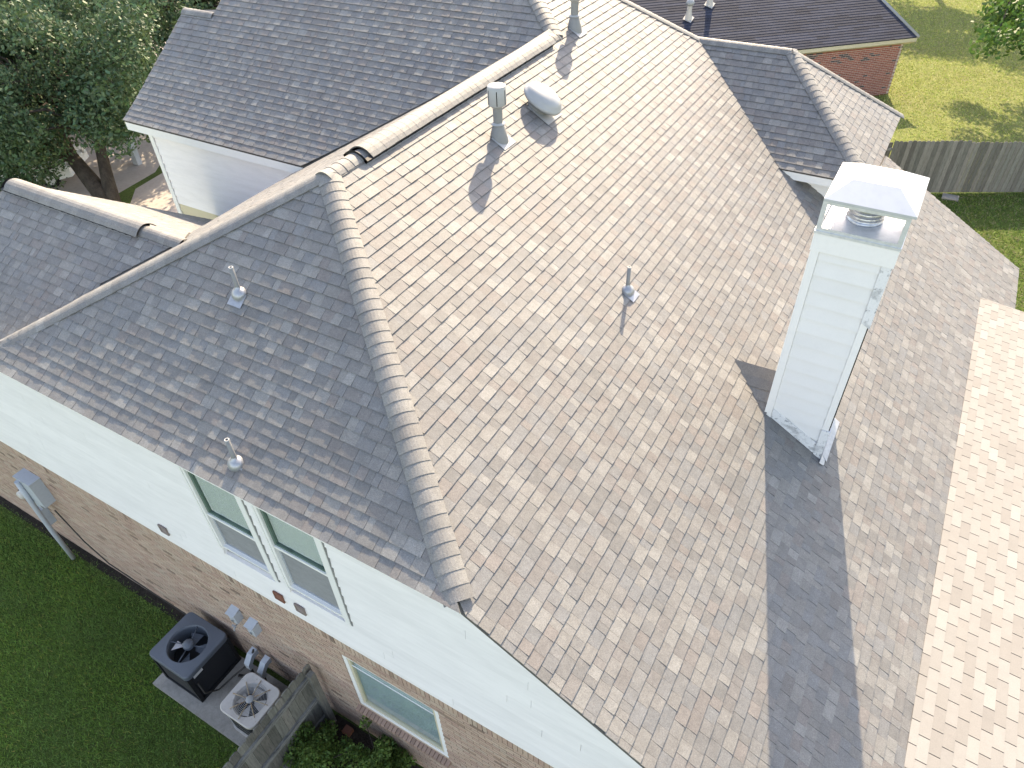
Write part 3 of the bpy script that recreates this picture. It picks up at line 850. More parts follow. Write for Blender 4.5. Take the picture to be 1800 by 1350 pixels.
# ------------------------------------------------------------------ roof vents
def place_on(z_at, x, y): return Vector((x, y, z_at(x, y)))
zMf = lambda x, y: -tM * x
zLf = lambda x, y: tL * y
def tilt(n):
    return Vector((0, 0, 1)).rotation_difference(Vector(n).normalized()).to_matrix()
def flue_vent(x, y, label):
    b = place_on(zMf, x, y)
    e = empty('flue_vent', b, label, 'roof vent', 'round flue vents on the sunlit slope')
    T = tilt(NM)
    fp = MB()
    q = [b + T @ Vector(v) for v in ((-.05,-.15,.016), (.21,-.15,.016), (.21,.17,.016), (-.05,.17,.016))]
    fp.prism(q, T @ Vector((0, 0, .004))); obj('flashing', fp, M['vent_white'], e)
    obj('boot', MB().lathe([(.145, -.07), (.135, .0), (.082, .19), (.074, .20)], b, 24), M['painted_metal'], e)
    obj('storm_collar', MB().lathe([(.07, .235), (.105, .215), (.107, .209), (.072, .212)], b, 24), M['vent_white'], e)
    obj('pipe', MB().lathe([(.068, .1), (.068, .47)], b, 24), M['painted_metal'], e)
    c = MB().lathe([(.07, .44), (.085, .455), (.128, .485), (.132, .50), (.132, .74), (.125, .748), (0, .752)], b, 28)
    obj('cap', c, M['vent_white'], e)
    for k in range(6):
        th = math.radians(-120 + k * 60)
        Rz = Matrix.Rotation(th, 3, 'Z')
        s_ = MB().prism([b + Rz @ Vector((.128, -.006, .50)), b + Rz @ Vector((.128, .006, .50)), b + Rz @ Vector((.128, .006, .70)), b + Rz @ Vector((.128, -.006, .70))], Rz @ Vector((.0055, 0, 0)))
        obj('slot', s_, M['black'], e)
    return e
flue_vent(-3.01, 5.87, 'grey round flue vent with capped top beside the domed roof vent')
flue_vent(-3.71, 9.73, 'grey round flue vent cut off by the top of the picture')

b = place_on(zMf, -3.03, 7.12)
e = empty('domed_roof_vent', b, 'pale oval domed roof vent near the main ridge', 'roof vent')
T = tilt(NM)
q = [b + T @ Vector(v) for v in ((-.10,-.22,.016), (.33,-.22,.016), (.33,.24,.016), (-.10,.24,.016))]
obj('flashing', MB().prism(q, T @ Vector((0, 0, .004))), M['vent_white'], e)
obj('throat', MB().lathe([(.19, .0), (.19, .16)], b, 28, M=T), M['painted_metal'], e)
dome = MB().lathe([(.255, .125), (.262, .12), (.272, .145), (.268, .18), (.257, .185), (.242, .23), (.19, .275), (.11, .298), (0, .305)], b, 36, M=T, sx=1.25, sy=.98)
obj('dome', dome, M['vent_white'], e)

def pipe_vent(name, b, nrm, h, label):
    e = empty(name, b, label, 'vent pipe', 'plumbing vent pipes on the roof')
    T = tilt(nrm)
    up = T @ Vector((0, 0, 1))
    d = Vector((nrm[0], nrm[1], 0)).normalized()     # downslope
    sd = Vector((-d.y, d.x, 0)); dn = (d - up * d.dot(up)).normalized()
    q = [b + up*.016 - dn*.02 - sd*.11, b + up*.016 + dn*.16 - sd*.11, b + up*.016 + dn*.16 + sd*.11, b + up*.016 - dn*.02 + sd*.11]
    obj('flashing', MB().prism(q, up * .004), M['lead'], e)
    bm = MB()
    prof = [(.092, 0), (.098, .03), (.092, .055), (.075, .078), (.05, .095), (.034, .105), (.031, .125)]
    k0 = len(bm.v); seg = 24
    for i, (r_, z_) in enumerate(prof):
        f = i / (len(prof) - 1)
        for j in range(seg):
            th = 2 * math.pi * j / seg
            q1 = T @ Vector((r_ * math.cos(th), r_ * math.sin(th), z_)); q2 = Vector((r_ * math.cos(th), r_ * math.sin(th), z_ + .0))
            bm.v.append(tuple(b + q1.lerp(q2, f)))
    for i in range(len(prof) - 1):
        for j in range(seg):
            j2 = (j + 1) % seg
            bm.f.append((i*seg+j, i*seg+j2, (i+1)*seg+j2, (i+1)*seg+j)); bm.c.append((1,1,1)); bm.sm.append(True)
    obj('boot', bm, M['lead'], e)
    obj('pipe', MB().lathe([(.027, .06), (.027, h), (.017, h), (.017, h - .03), (0, h - .03)], b, 16), M['painted_metal'], e)
    obj('pipe_rim', MB().lathe([(.0285, h - .012), (.0285, h + .002), (.017, h + .003), (.017, h - .006)], b, 16), M['vent_white'], e)
    return e
pipe_vent('vent_pipe', place_on(zMf, -.55, 5.10), NM, .40, 'thin vent pipe standing alone in the broad sunlit slope')
pipe_vent('vent_pipe', place_on(zLf, -4.19, 1.71), NL, .39, 'thin vent pipe high on the shaded grey hip end')
pipe_vent('vent_pipe', place_on(zLf, -3.13, .24) + Vector((0, 0, .012)), NL, .39, 'thin vent pipe just above the upper windows')

# ------------------------------------------------------------------ things on the near wall
def wall_vent(x, z, mat, label):
    e = empty('wall_vent', (x, .09, z), label, 'wall vent', 'small square vents in the white siding')
    s = .085
    f = MB()
    f.box((x-s, .042, z-s), (x+s, .064, z-s+.025)); f.box((x-s, .042, z+s-.025), (x+s, .064, z+s)); f.box((x-s, .042, z-s+.025), (x-s+.025, .064, z+s-.025)); f.box((x+s-.025, .042, z-s+.025), (x+s, .064, z+s-.025))
    obj('frame', f, mat, e)
    for k in range(4):
        zz = z - s + .03 + k * .03
        obj('louvre', MB().prism([(x-s+.026, .046, zz), (x+s-.026, .046, zz), (x+s-.026, .063, zz+.026), (x-s+.026, .063, zz+.026)], (0, .003, .0)), mat, e)
wall_vent(-5.47, -2.33, M['taupe'], 'small dark square wall vent far left of the upper windows')
wall_vent(-3.18, -2.32, M['terracotta'], 'reddish brown square wall vent below the upper windows')
wall_vent(-2.80, -2.32, M['taupe'], 'taupe square wall vent right of the reddish one')

e = empty('electric_meter', (-9.7, .04, GZ), 'grey electric meter box with round meter and conduit on the brick wall', 'electric meter')
obj('box', MB().box((-9.72, -.13, -3.95), (-9.28, .085, -3.32)).box((-9.74, -.14, -3.32), (-9.26, .085, -3.30)), M['grey_box'], e)
obj('meter_base', MB().box((-10.12, -.06, -4.35), (-9.78, .085, -3.75)), M['grey_box'], e)
T = Matrix.Rotation(R(90), 3, 'X')
obj('meter', MB().lathe([(.10, 0), (.10, .03), (.085, .035), (.085, .13), (.06, .15), (0, .15)], (-9.95, -.06, -3.92), 20, M=T), M['beige_metal'], e)
obj('service_box', MB().box((-10.35, -.05, -5.05), (-10.08, .085, -4.62)).box((-10.36, -.06, -4.62), (-10.07, .085, -4.60)), M['grey_box'], e)
obj('conduit', MB().tube([(-9.62, -.16, -3.36), (-9.63, -.175, -3.9), (-9.68, -.18, -4.8), (-9.74, -.16, GZ + .02)], .045, 12), M['grey_box'], e)
obj('cable', MB().tube([(-9.8, -.07, -3.8), (-10.02, -.13, -3.85), (-10.16, -.12, -4.05), (-10.1, -.08, -4.4), (-10.2, -.07, -4.62)], .014, 8), M['utility_line'], e)
tag(obj('cable_run', MB().tube([(-9.5, .02, -4.3), (-9.1, .01, -5.0), (-8.6, .01, -5.38), (-7.4, .012, -5.46), (-6.4, .01, -5.47), (-5.6, .012, -5.5)], .012, 8), M['utility_line']), 'thin dark cable running along the foot of the brick wall', 'cable')
for i, (x, z, lb) in enumerate(((-4.62, -3.92, 'upper left grey disconnect box on the brick wall'), (-4.24, -3.97, 'lower right grey disconnect box on the brick wall'))):
    e = empty('disconnect_box', (x, .04, z - .13), lb, 'electric box', 'grey disconnect boxes on the brick wall')
    obj('box', MB().box((x-.075, -.05, z-.13), (x+.075, .085, z+.10)), M['grey_box'], e)
    obj('hood', MB().prism([(x-.085, -.075, z+.101), (x+.085, -.075, z+.101), (x+.085, .082, z+.14), (x-.085, .082, z+.14)], (0, 0, .012)), M['grey_box'], e)
    obj('latch', MB().box((x-.02, -.072, z-.08), (x+.02, -.061, z-.04)), M['painted_metal'], e)
tag(obj('hose_tap', MB().tube([(-4.72, .05, -4.28), (-4.72, -.05, -4.28), (-4.70, -.08, -4.33)], .014, 8).box((-4.76, -.06, -4.27), (-4.68, -.03, -4.245)), M['vent_white']), 'small hose tap under the disconnect boxes', 'tap')
for i, (x, lb) in enumerate(((-4.62, 'grey pipe cover elbow nearer the dark condenser'), (-4.32, 'grey pipe cover elbow nearer the beige condenser'))):
    e = empty('pipe_cover', (x, .04, GZ), lb, 'pipe cover', 'grey pipe covers between the condensers')
    zc = -4.98
    obj('elbow', MB().prism([(x-.055, .03, zc), (x-.055, -.09, zc-.02), (x-.055, -.22, zc-.16), (x-.055, -.22, zc-.30), (x-.055, -.14, zc-.30), (x-.055, -.14, zc-.2), (x-.055, -.06, zc-.12), (x-.055, .03, zc-.12)], (.11, 0, 0)), M['grey_box'], e)
    obj('pipe', MB().tube([(x, -.18, zc-.28), (x+.0, -.2, zc-.55), (x-.12, -.24, GZ+.12), (x-.3 if i == 0 else x+.2, -.3, GZ+.14)], .028, 10), M['utility_line'], e)

# ------------------------------------------------------------------ condensers on the slab
slab = tag(obj('concrete_slab', MB().box((-6.16, -1.12, GZ - .05), (-3.16, -.02, GZ + .085)), M['concrete']), 'stained concrete slab under the two condensers', 'slab')
e = empty('air_conditioner', (-5.58, -.48, GZ + .085), 'large dark grey air conditioner condenser with open fan top', 'air conditioner')
x0, x1, y0, y1, zb, zt = -6.05, -5.12, -.94, -.04, GZ + .087, -4.87
def rrect(cx, cy, hx, hy, r, n=6):
    out = []
    for qx, qy, a0 in ((1, 1, 0), (-1, 1, 90), (-1, -1, 180), (1, -1, 270)):
        for i in range(n + 1):
            th = R(a0 + 90 * i / n); out.append((cx + qx*(hx - r) + r*math.cos(th), cy + qy*(hy - r) + r*math.sin(th)))
    return out
def ring_top(mb, outer, c, rad, z_out, z_in, col=(1,1,1)):
    """annular top between an outline and a circle"""
    n = len(outer); k = len(mb.v)
    cx, cy = c
    for x, y in outer: mb.v.append((x, y, z_out))
    for x, y in outer:
        th = math.atan2(y - cy, x - cx); mb.v.append((cx + rad * math.cos(th), cy + rad * math.sin(th), z_in))
    for i in range(n):
        j = (i + 1) % n; mb.f.append((k + i, k + j, k + n + j, k + n + i)); mb.c.append(col); mb.sm.append(False)
    return k + n, n
def fine(outline, step=.04):
    out = []
    for i in range(len(outline)):
        a = outline[i]; b_ = outline[(i + 1) % len(outline)]
        L_ = math.hypot(b_[0]-a[0], b_[1]-a[1]); m_ = max(1, int(L_ / step))
        for q in range(m_): out.append((a[0] + (b_[0]-a[0])*q/m_, a[1] + (b_[1]-a[1])*q/m_))
    return out
def wallring(mb, outline, z0, z1, col=(1,1,1), s0=1, s1=1, c=(0,0), smooth=True):
    n = len(outline); k = len(mb.v)
    for z, s in ((z0, s0), (z1, s1)):
        for x, y in outline: mb.v.append((c[0] + (x-c[0])*s, c[1] + (y-c[1])*s, z))
    for i in range(n):
        j = (i + 1) % n; mb.f.append((k+i, k+j, k+n+j, k+n+i)); mb.c.append(col); mb.sm.append(smooth)
cc = ((x0+x1)/2, (y0+y1)/2)
out = fine(rrect(*cc, (x1-x0)/2, (y1-y0)/2, .09))
lid = MB(); wallring(lid, out, zt - .10, zt - .015); wallring(lid, out, zt - .015, zt, s1=.975, c=cc)
o2 = [(cc[0]+(x-cc[0])*.975, cc[1]+(y-cc[1])*.975) for x, y in out]
ring_top(lid, o2, cc, .335, zt, zt + .012); 
circ = [(cc[0] + .335*math.cos(2*math.pi*i/40), cc[1] + .335*math.sin(2*math.pi*i/40)) for i in range(40)]
wallring(lid, circ, zt + .012, zt - .02, s1=.95, c=cc); wallring(lid, circ, zt - .02, zt - .30, s0=.95, s1=.95, c=cc)
obj('lid', lid, M['dark_steel'], e)
obj('coil', MB().box((x0+.06, y0+.06, zb+.04), (x1-.06, y1-.06, zt-.32)).box((x0+.06, y0+.06, zt-.32), (x0+.08, y1-.06, zt-.11)).box((x1-.08, y0+.06, zt-.32), (x1-.06, y1-.06, zt-.11)).box((x0+.08, y0+.06, zt-.32), (x1-.08, y0+.08, zt-.11)).box((x0+.08, y1-.08, zt-.32), (x1-.08, y1-.06, zt-.11)), M['coil'], e)
obj('base_pan', MB().box((x0+.01, y0+.01, zb), (x1-.01, y1-.01, zb+.06)), M['coil'], e)
for xx in (x0+.012, x1-.072):
    for yy in (y0+.012, y1-.072): obj('corner_post', MB().box((xx, yy, zb+.061), (xx+.06, yy+.06, zt-.101)), M['coil'], e)
zz = zb + .09
while zz < zt - .12:
    lv = MB()
    wallring(lv, [(x0+.03, y0+.03), (x1-.03, y0+.03), (x1-.03, y1-.03), (x0+.03, y1-.03)], zz, zz + .016, s1=.965, c=cc, smooth=False)
    obj('louvre', lv, M['coil'], e); zz += .03
hub = (cc[0], cc[1], zt - .07)
obj('fan_motor', MB().lathe([(.09, 0), (.09, .07), (.075, .085), (0, .09)], hub, 24), M['dark_steel'], e)
for k in range(4):
    a0 = R(205 + 90 * k)
    bl = MB(); pts = []
    for i in range(5):
        rr = .08 + .21 * i / 4
        wd = .45 + .15 * i / 4
        for sgn in (-1, 1):
            th = a0 + sgn * wd * .62
            pts.append((hub[0] + rr*math.cos(th), hub[1] + rr*math.sin(th), zt - (.10 if k == 0 else .17) + sgn * .03))
    for i in range(4): bl.face([pts[2*i], pts[2*i+1], pts[2*i+3], pts[2*i+2]])
    obj('fan_blade', bl, M['fan'] if k == 0 else M['dark_steel'], e)  # first blade paler: the sky's reflection is put into its colour
for k in range(4):
    th = R(20 + 90*k)
    obj('fan_strut', MB().tube([(hub[0]+.07*math.cos(th), hub[1]+.07*math.sin(th), zt-.05), (hub[0]+.32*math.cos(th), hub[1]+.32*math.sin(th), zt-.02)], .009, 6), M['dark_steel'], e)
obj('sticker', MB().box((x1-.028, y0+.12, zt-.20), (x1-.024, y0+.30, zt-.13)), M['sticker'], e)
obj('power_whip', MB().tube([(x1-.02, y0+.12, zb+.5), (x1+.08, y0+.10, zb+.28), (x1+.16, y0+.28, zb+.16), (x1+.24, y0+.55, zb+.22), (x1+.45, y0+.8, zb+.45), (x1+.55, -.02, zb+.8)], .016, 8), M['utility_line'], e)

x0, x1, y0, y1, zb, zt = -4.43, -3.69, -.98, -.28, GZ + .087, -5.0
cc = ((x0+x1)/2, (y0+y1)/2)
e = empty('air_conditioner', (cc[0], cc[1], zb), 'smaller weathered beige condenser with rusty wire fan guard', 'air conditioner')
out = fine(rrect(*cc, (x1-x0)/2, (y1-y0)/2, .12)); lid = MB()
wallring(lid, out, zt - .06, zt - .01); wallring(lid, out, zt - .01, zt, s1=.97, c=cc)
o2 = [(cc[0]+(x-cc[0])*.97, cc[1]+(y-cc[1])*.97) for x, y in out]
ring_top(lid, o2, cc, .27, zt, zt - .012)
circ = [(cc[0] + .27*math.cos(2*math.pi*i/40), cc[1] + .27*math.sin(2*math.pi*i/40)) for i in range(40)]
wallring(lid, circ, zt - .012, zt - .06, s1=.92, c=cc); wallring(lid, circ, zt - .06, zt - .25, s0=.92, s1=.9, c=cc)
obj('lid', lid, M['beige_metal'], e)
obj('coil', MB().box((x0+.08, y0+.08, zb+.05), (x1-.08, y1-.08, zt-.26)), M['coil'], e)
sk = MB(); wallring(sk, [(cc[0]+(x-cc[0])*.9, cc[1]+(y-cc[1])*.9) for x, y in out], zb + .04, zt - .06); obj('casing', sk, M['coil'], e)
obj('base_pan', MB().prism([(x, y, zb) for x, y in [(cc[0]+(x-cc[0])*.97, cc[1]+(y-cc[1])*.97) for x, y in rrect(*cc, (x1-x0)/2, (y1-y0)/2, .12)]], (0, 0, .045)), M['beige_metal'], e)
for xx, yy in ((x0+.03, y0+.05), (x1-.05, y0+.05), (x0+.03, y1-.07), (x1-.05, y1-.07)): obj('corner_post', MB().box((xx, yy, zb+.045), (xx+.025, yy+.025, zt-.061)), M['galv'], e)
for k in range(3):
    zz = zb + .12 + k * .14; gw = MB()
    wallring(gw, [(cc[0]+(x-cc[0])*.93, cc[1]+(y-cc[1])*.93) for x, y in out], zz, zz + .008); obj('guard_wire', gw, M['galv'], e)
for k in range(4):
    th0 = R(10 + 90 * k); bl = MB(); pts = []
    for i in range(5):
        rr = .05 + .19 * i / 4
        for sgn in (-1, 1):
            th = th0 + sgn * .42; pts.append((cc[0] + rr*math.cos(th), cc[1] + rr*math.sin(th), zt - .11 + sgn * .03))
    for i in range(4): bl.face([pts[2*i], pts[2*i+1], pts[2*i+3], pts[2*i+2]])
    obj('fan_blade', bl, M['beige_metal'], e)
obj('fan_hub', MB().lathe([(.065, 0), (.065, .012), (.055, .018), (0, .02)], (cc[0], cc[1], zt + .002), 20), M['vent_white'], e)
gd = MB()
for k in range(9): 
    rr = .07 + k * .023
    gd.tube([(cc[0] + rr*math.cos(2*math.pi*i/28), cc[1] + rr*math.sin(2*math.pi*i/28), zt - .002) for i in range(29)], .0022, 4, caps=False)
obj('guard_rings', gd, M['galv'], e)
for k in range(8):
    th = R(12 + 45 * k)
    obj('guard_spoke', MB().tube([(cc[0]+.06*math.cos(th), cc[1]+.06*math.sin(th), zt+.006), (cc[0]+.31*math.cos(th), cc[1]+.31*math.sin(th), zt+.006), (cc[0]+.315*math.cos(th), cc[1]+.315*math.sin(th), zt-.005)], .007, 6), M['rust'], e)

# ------------------------------------------------------------------ fences
def picket_mb(p, d, n, wdt, z0, z1, th=.016):
    """dog-eared picket: p base point, d along fence, n thickness direction"""
    c = .03
    prof = [(0, z0), (wdt, z0), (wdt, z1 - c), (wdt - c, z1), (c, z1), (0, z1 - c)]
    tn = random.uniform(.62, 1.3); tn2 = tn * random.uniform(.97, 1.03)
    return MB().prism([(p.x + d.x*a, p.y + d.y*a, b) for a, b in prof], n * th, (tn, tn2, tn2))
fe = empty('picket_fence', (-3.1, -1.6, GZ), 'short weathered dog-eared board fence between condensers and shrubs', 'fence')
y = -3.7
while y < -.12:
    obj('picket', picket_mb(Vector((-3.13, y, 0)), Vector((0, 1, 0)), Vector((-1, 0, 0)), .138, GZ + .04, -4.03 + random.uniform(-.015, .015)), M['fence'], fe); y += .143
obj('rail', MB().box((-3.128, -3.7, -4.33), (-3.088, -.05, -4.24)), M['rail'], fe)
obj('rail', MB().box((-3.128, -3.7, -5.0), (-3.088, -.05, -4.91)), M['rail'], fe)
obj('rail', MB().box((-3.128, -3.7, -5.60), (-3.088, -.05, -5.51)), M['rail'], fe)
obj('post', MB().box((-3.086, -.13, GZ), (-2.997, -.03, -4.12)), M['fence'], fe)
obj('post', MB().box((-3.086, -2.5, GZ), (-2.997, -2.41, -4.12)), M['fence'], fe)

fe = empty('board_fence', (5, 24.5, GZ), 'weathered grey board fence between back yard and yellow lawn', 'fence')
A_ = Vector((-.6, 21.65, 0)); d_ = Vector((3.5, 1.78, 0)).normalized(); n_ = Vector((-d_.y, d_.x, 0))
s = 0; k = 0
while s < 15:
    pa = k // 17 % 3
    zt_ = -4.02 + (.06 if pa == 1 else 0) + random.uniform(-.02, .02)
    side = 1 if pa == 0 else -1
    obj('picket', picket_mb(A_ + d_ * s + n_ * (.02 * side), d_, n_ * side, .137 if pa != 2 else .13, GZ + .03, zt_), M['fence'], fe); s += .143; k += 1
for z in (-4.28, -4.95, -5.6):
    obj('rail', MB().prism([A_ + n_*(-.019) + Vector((0,0,z)), A_ + d_*15 + n_*(-.019) + Vector((0,0,z)), A_ + d_*15 + n_*(-.019) + Vector((0,0,z+.085)), A_ + n_*(-.019) + Vector((0,0,z+.085))], n_ * .037), M['rail'], fe)
tag(obj('stepping_stone', MB().box((3.5, 23.25, GZ), (4.0, 23.6, GZ + .06)), M['concrete']), 'small pale concrete block at the foot of the board fence', 'block')

# ------------------------------------------------------------------ neighbour's house
a_ = Vector((-.751, -.660, 0)); b_ = Vector((-.660, .751, 0)); C_ = Vector((.87, 32.3, -3.42)); ptc = .5
nh = empty('brick_house', (C_.x, C_.y, GZ), 'neighbouring red brick house with dark roof', 'house')
def nr(i, j): return C_ + a_ * i + b_ * j + Vector((0, 0, ptc * j))
up_ = (Vector((0, 0, 1)) - b_ * ptc).normalized()
roof = MB().prism([nr(0, 0) - up_*.02, nr(16, 0) - up_*.02, nr(16, 7) - up_*.02, nr(2.6, 7) - up_*.02], -up_ * .06)
W_ = C_ + a_ * 2.6 + b_ * 14
roof.face([nr(0, 0), nr(2.6, 7), (C_ + a_*2.6 + b_*7.01 + Vector((0, 0, 3.5))), C_ + b_ * 14])
roof.face([nr(2.6, 7), nr(16, 7), C_ + a_*16 + b_*14, C_ + b_*14])
ro = obj('roof', roof, M['asphalt_shingle_dark'], nh); ro['label'] = 'dark grey shaded shingle roof'
rows = MB(); ex = .14 / math.sqrt(1 + ptc*ptc); j = 0
while j < 7:
    l0 = 2.6 * j / 7; l1 = 2.6 * (j + ex) / 7
    u = l0
    while u < 16:
        un = u + random.uniform(.5, 1.4)
        k_ = random.uniform(.75, 1.3)
        P = [nr(u if u > l0 else l0, j) + up_*.012, nr(un, j) + up_*.012, nr(un, j + ex) + up_*.002, nr(u if u > l0 else l1, j + ex) + up_*.002]
        rows.face(P, (k_, k_, k_)); rows.face([P[0] - up_*.012, P[1] - up_*.012, P[1], P[0]], (.5, .5, .5)); u = un
    j += ex
o = obj('shingle_field', rows, M['asphalt_shingle_dark'], ro); o['kind'] = 'stuff'
hc = MB().tube([nr(-.02, -.02) + up_*.01, nr(2.6, 7) + up_*.01], .07, 6)
obj('hip_caps', hc, M['vent_white'], ro)  # pale vent colour imitates sunlight along the hip edge
fa = MB()
fa.prism([nr(0.03, .02) - Vector((0,0,.03)), nr(16, .02) - Vector((0,0,.03)), nr(16, .02) - Vector((0,0,.20)), nr(.03, .02) - Vector((0,0,.20))], b_ * .04)
fa.prism([nr(.03, .02) - Vector((0,0,.20)), nr(16,.02) - Vector((0,0,.20)), nr(16,.02) + b_*.3 - Vector((0,0,.35)), nr(.03,.02) + b_*.3 - Vector((0,0,.35))], Vector((0,0,.012)))
fa.prism([C_ + a_*.02 - Vector((0,0,.03)), C_ + b_*14 - Vector((0,0,.03)), C_ + b_*14 - Vector((0,0,.2)), C_ + a_*.02 - Vector((0,0,.2))], a_*.04)
obj('fascia', fa, M['cream'], nh)
Wc = C_ + a_ * .33 + b_ * .30; Wc.z = GZ
wl = MB()
zt_ = C_.z - .20
def wq(i, j, z): v = Wc + a_*i + b_*j; return Vector((v.x, v.y, z))
wl.prism([wq(0, .012, GZ-.1), wq(15, .012, GZ-.1), wq(15, .012, zt_), wq(0, .012, zt_)], b_ * .1)
wl.prism([wq(.012, 0, GZ-.1), wq(.012, 13, GZ-.1), wq(.012, 13, zt_), wq(.012, 0, zt_)], a_ * .1)
nw_ = obj('brick_wall', wl, M['redmortar'], nh); nw_['label'] = 'red brick wall with scattered dark bricks'
rb = MB(); RB = [(.33,.115,.085), (.29,.10,.075), (.36,.13,.095), (.32,.115,.085), (.27,.095,.07)]; DB = [(.055,.05,.055), (.075,.065,.07)]
z = GZ; row = 0
cl = [(random.uniform(.2, 6), random.uniform(GZ + .2, zt_ - .2)) for _ in range(9)]
while z < zt_ - .03:
    i = (row % 2) * .105; last = z > zt_ - .24
    while i < 9:
        near = min(math.hypot((i - ci) * .55, (z - cz) * 1.6) for ci, cz in cl)
        col = random.choice(DB) if random.random() < (.55 if near < .28 else .03) else random.choice(RB)
        if last: P = [wq(i, 0, z+.005), wq(i+.062, 0, z+.005), wq(i+.062, 0, zt_), wq(i, 0, zt_)]; i += .0715
        else: P = [wq(i, 0, z), wq(i+.190, 0, z), wq(i+.190, 0, z+.052), wq(i, 0, z+.052)]; i += .211
        rb.prism([p + b_*.0 for p in P], b_ * .02, col)
    z += .0735 if not last else 1; row += 1
z = GZ; row = 0
while z < zt_ - .03:
    i = (row % 2) * .105
    while i < 6: rb.prism([wq(0, i+.01, z), wq(0, i+.20, z), wq(0, i+.20, z+.062), wq(0, i+.01, z+.062)], a_ * .02, random.choice(RB)); i += .211
    z += .0735; row += 1
o = obj('brick_field', rb, M['redbrick'], nw_); o['kind'] = 'stuff'
for i, (q, lb) in enumerate(((Vector((-7.34, 27.64, -2.44)), 'pale vent pipe on the dark neighbouring roof'), (Vector((-6.9, 28.8, -2.15)), 'pale vent pipe at the top edge of the dark neighbouring roof'))):
    e = empty('neighbour_vent', q, lb, 'roof vent', 'pale vents on the dark neighbouring roof')
    T = tilt(Vector((0,0,1)) - b_ * ptc)
    obj('flashing', MB().prism([q + T @ Vector(v) for v in ((-.18,-.18,.02),(.18,-.18,.02),(.18,.18,.02),(-.18,.18,.02))], T @ Vector((0,0,.008))), M['vent_white'], e)
    obj('pipe', MB().lathe([(.14, -.05), (.13, .12), (.10, .30), (.10, .5)], q, 16), M['beige_metal'], e)
    obj('cap', MB().lathe([(.10, .48), (.16, .52), (.17, .60), (.12, .70), (0, .72)], q, 16), M['vent_white'], e)

# ------------------------------------------------------------------ vegetation
def quads_mesh(name, C, U, V, cols, mat, parent=None, org=(0, 0, 0), tri=False):
    n = len(C); org = np.array(org)
    if tri: P = np.stack([C - U, C + U, C + V], 1)
    else: P = np.stack([C - U - V*.15, C + U*.35 - V, C + U*1.0 + V*.15, C - U*.25 + V], 1)
    k = P.shape[1]
    me = bpy.data.meshes.new(name)
    me.vertices.add(n * k); me.vertices.foreach_set('co', (P.reshape(-1, 3) - org).astype(np.float32).ravel())
    me.loops.add(n * k); me.loops.foreach_set('vertex_index', np.arange(n * k, dtype=np.int32))
    me.polygons.add(n); me.polygons.foreach_set('loop_start', np.arange(0, n * k, k, dtype=np.int32))
    at = me.attributes.new('tone', 'FLOAT_COLOR', 'FACE')
    at.data.foreach_set('color', np.concatenate([cols, np.ones((n, 1))], 1).astype(np.float32).ravel())
    me.update(calc_edges=True); me.validate()
    me.materials.append(mat)
    o = bpy.data.objects.new(name, me); COL.objects.link(o)
    if parent is not None:
        o.parent = parent; o.location = Vector(org) - origin_of(parent)
    else: o.location = org
    ORG[o.name] = Vector(org)
    return o

def leaves(centres, radii, per, size, flat=.75):
    """leaf quads gathered in clumps"""
    Cs = []
    for c, r_ in zip(centres, radii):
        m_ = int(per * r_ * r_)
        q = rng.normal(size=(m_, 3)); q /= np.linalg.norm(q, axis=1)[:, None]
        q *= (rng.random((m_, 1)) ** .45) * r_
        q[:, 2] *= flat
        Cs.append(q + c)
    C = np.concatenate(Cs); n = len(C)
    U = rng.normal(size=(n, 3)); U /= np.linalg.norm(U, axis=1)[:, None]
    T_ = rng.normal(size=(n, 3)); V = np.cross(U, T_); V /= np.linalg.norm(V, axis=1)[:, None]
    sz = size * rng.uniform(.6, 1.3, (n, 1))
    tone = rng.uniform(.65, 1.35, (n, 1)) * np.stack([rng.uniform(.85, 1.25, n), np.ones(n), rng.uniform(.75, 1.1, n)], 1)
    return C, U * sz, V * sz * .55, tone

def tree(name, label, base, stems, centre, radii, nclump, clump_r, per, size, mat, extra=(), group=None, low=-.75):
    e = empty(name, base, label, 'tree', group)
    cs = []
    while len(cs) < nclump:
        q = rng.normal(size=3); q /= np.linalg.norm(q); q *= rng.uniform(.45, 1.0)
        if q[2] < low: continue
        cs.append(np.array(centre) + q * np.array(radii))
    cs += [np.array(x) for x in extra]
    rs = rng.uniform(clump_r * .65, clump_r * 1.25, len(cs))
    tb = MB()
    ends = []
    for st in stems:
        pts = [Vector(p) for p, r_ in st]; tb.tube(pts, [r_ for p, r_ in st], 10); ends.append(pts[-1])
        ends += pts[-2:-1]
    for c in cs:
        c = Vector(c); s_ = min(ends, key=lambda q: (q - c).length)
        mid = s_.lerp(c, .5) + Vector((0, 0, .25)) + Vector(rng.normal(size=3) * .15)
        tb.tube([s_, mid, c], [.075, .045, .015], 6)
    obj('trunk', tb, M['bark'], e)
    C, U, V, t_ = leaves(cs, rs, per, size)
    quads_mesh('crown', C, U, V, t_, mat, e, org=base)
    return e
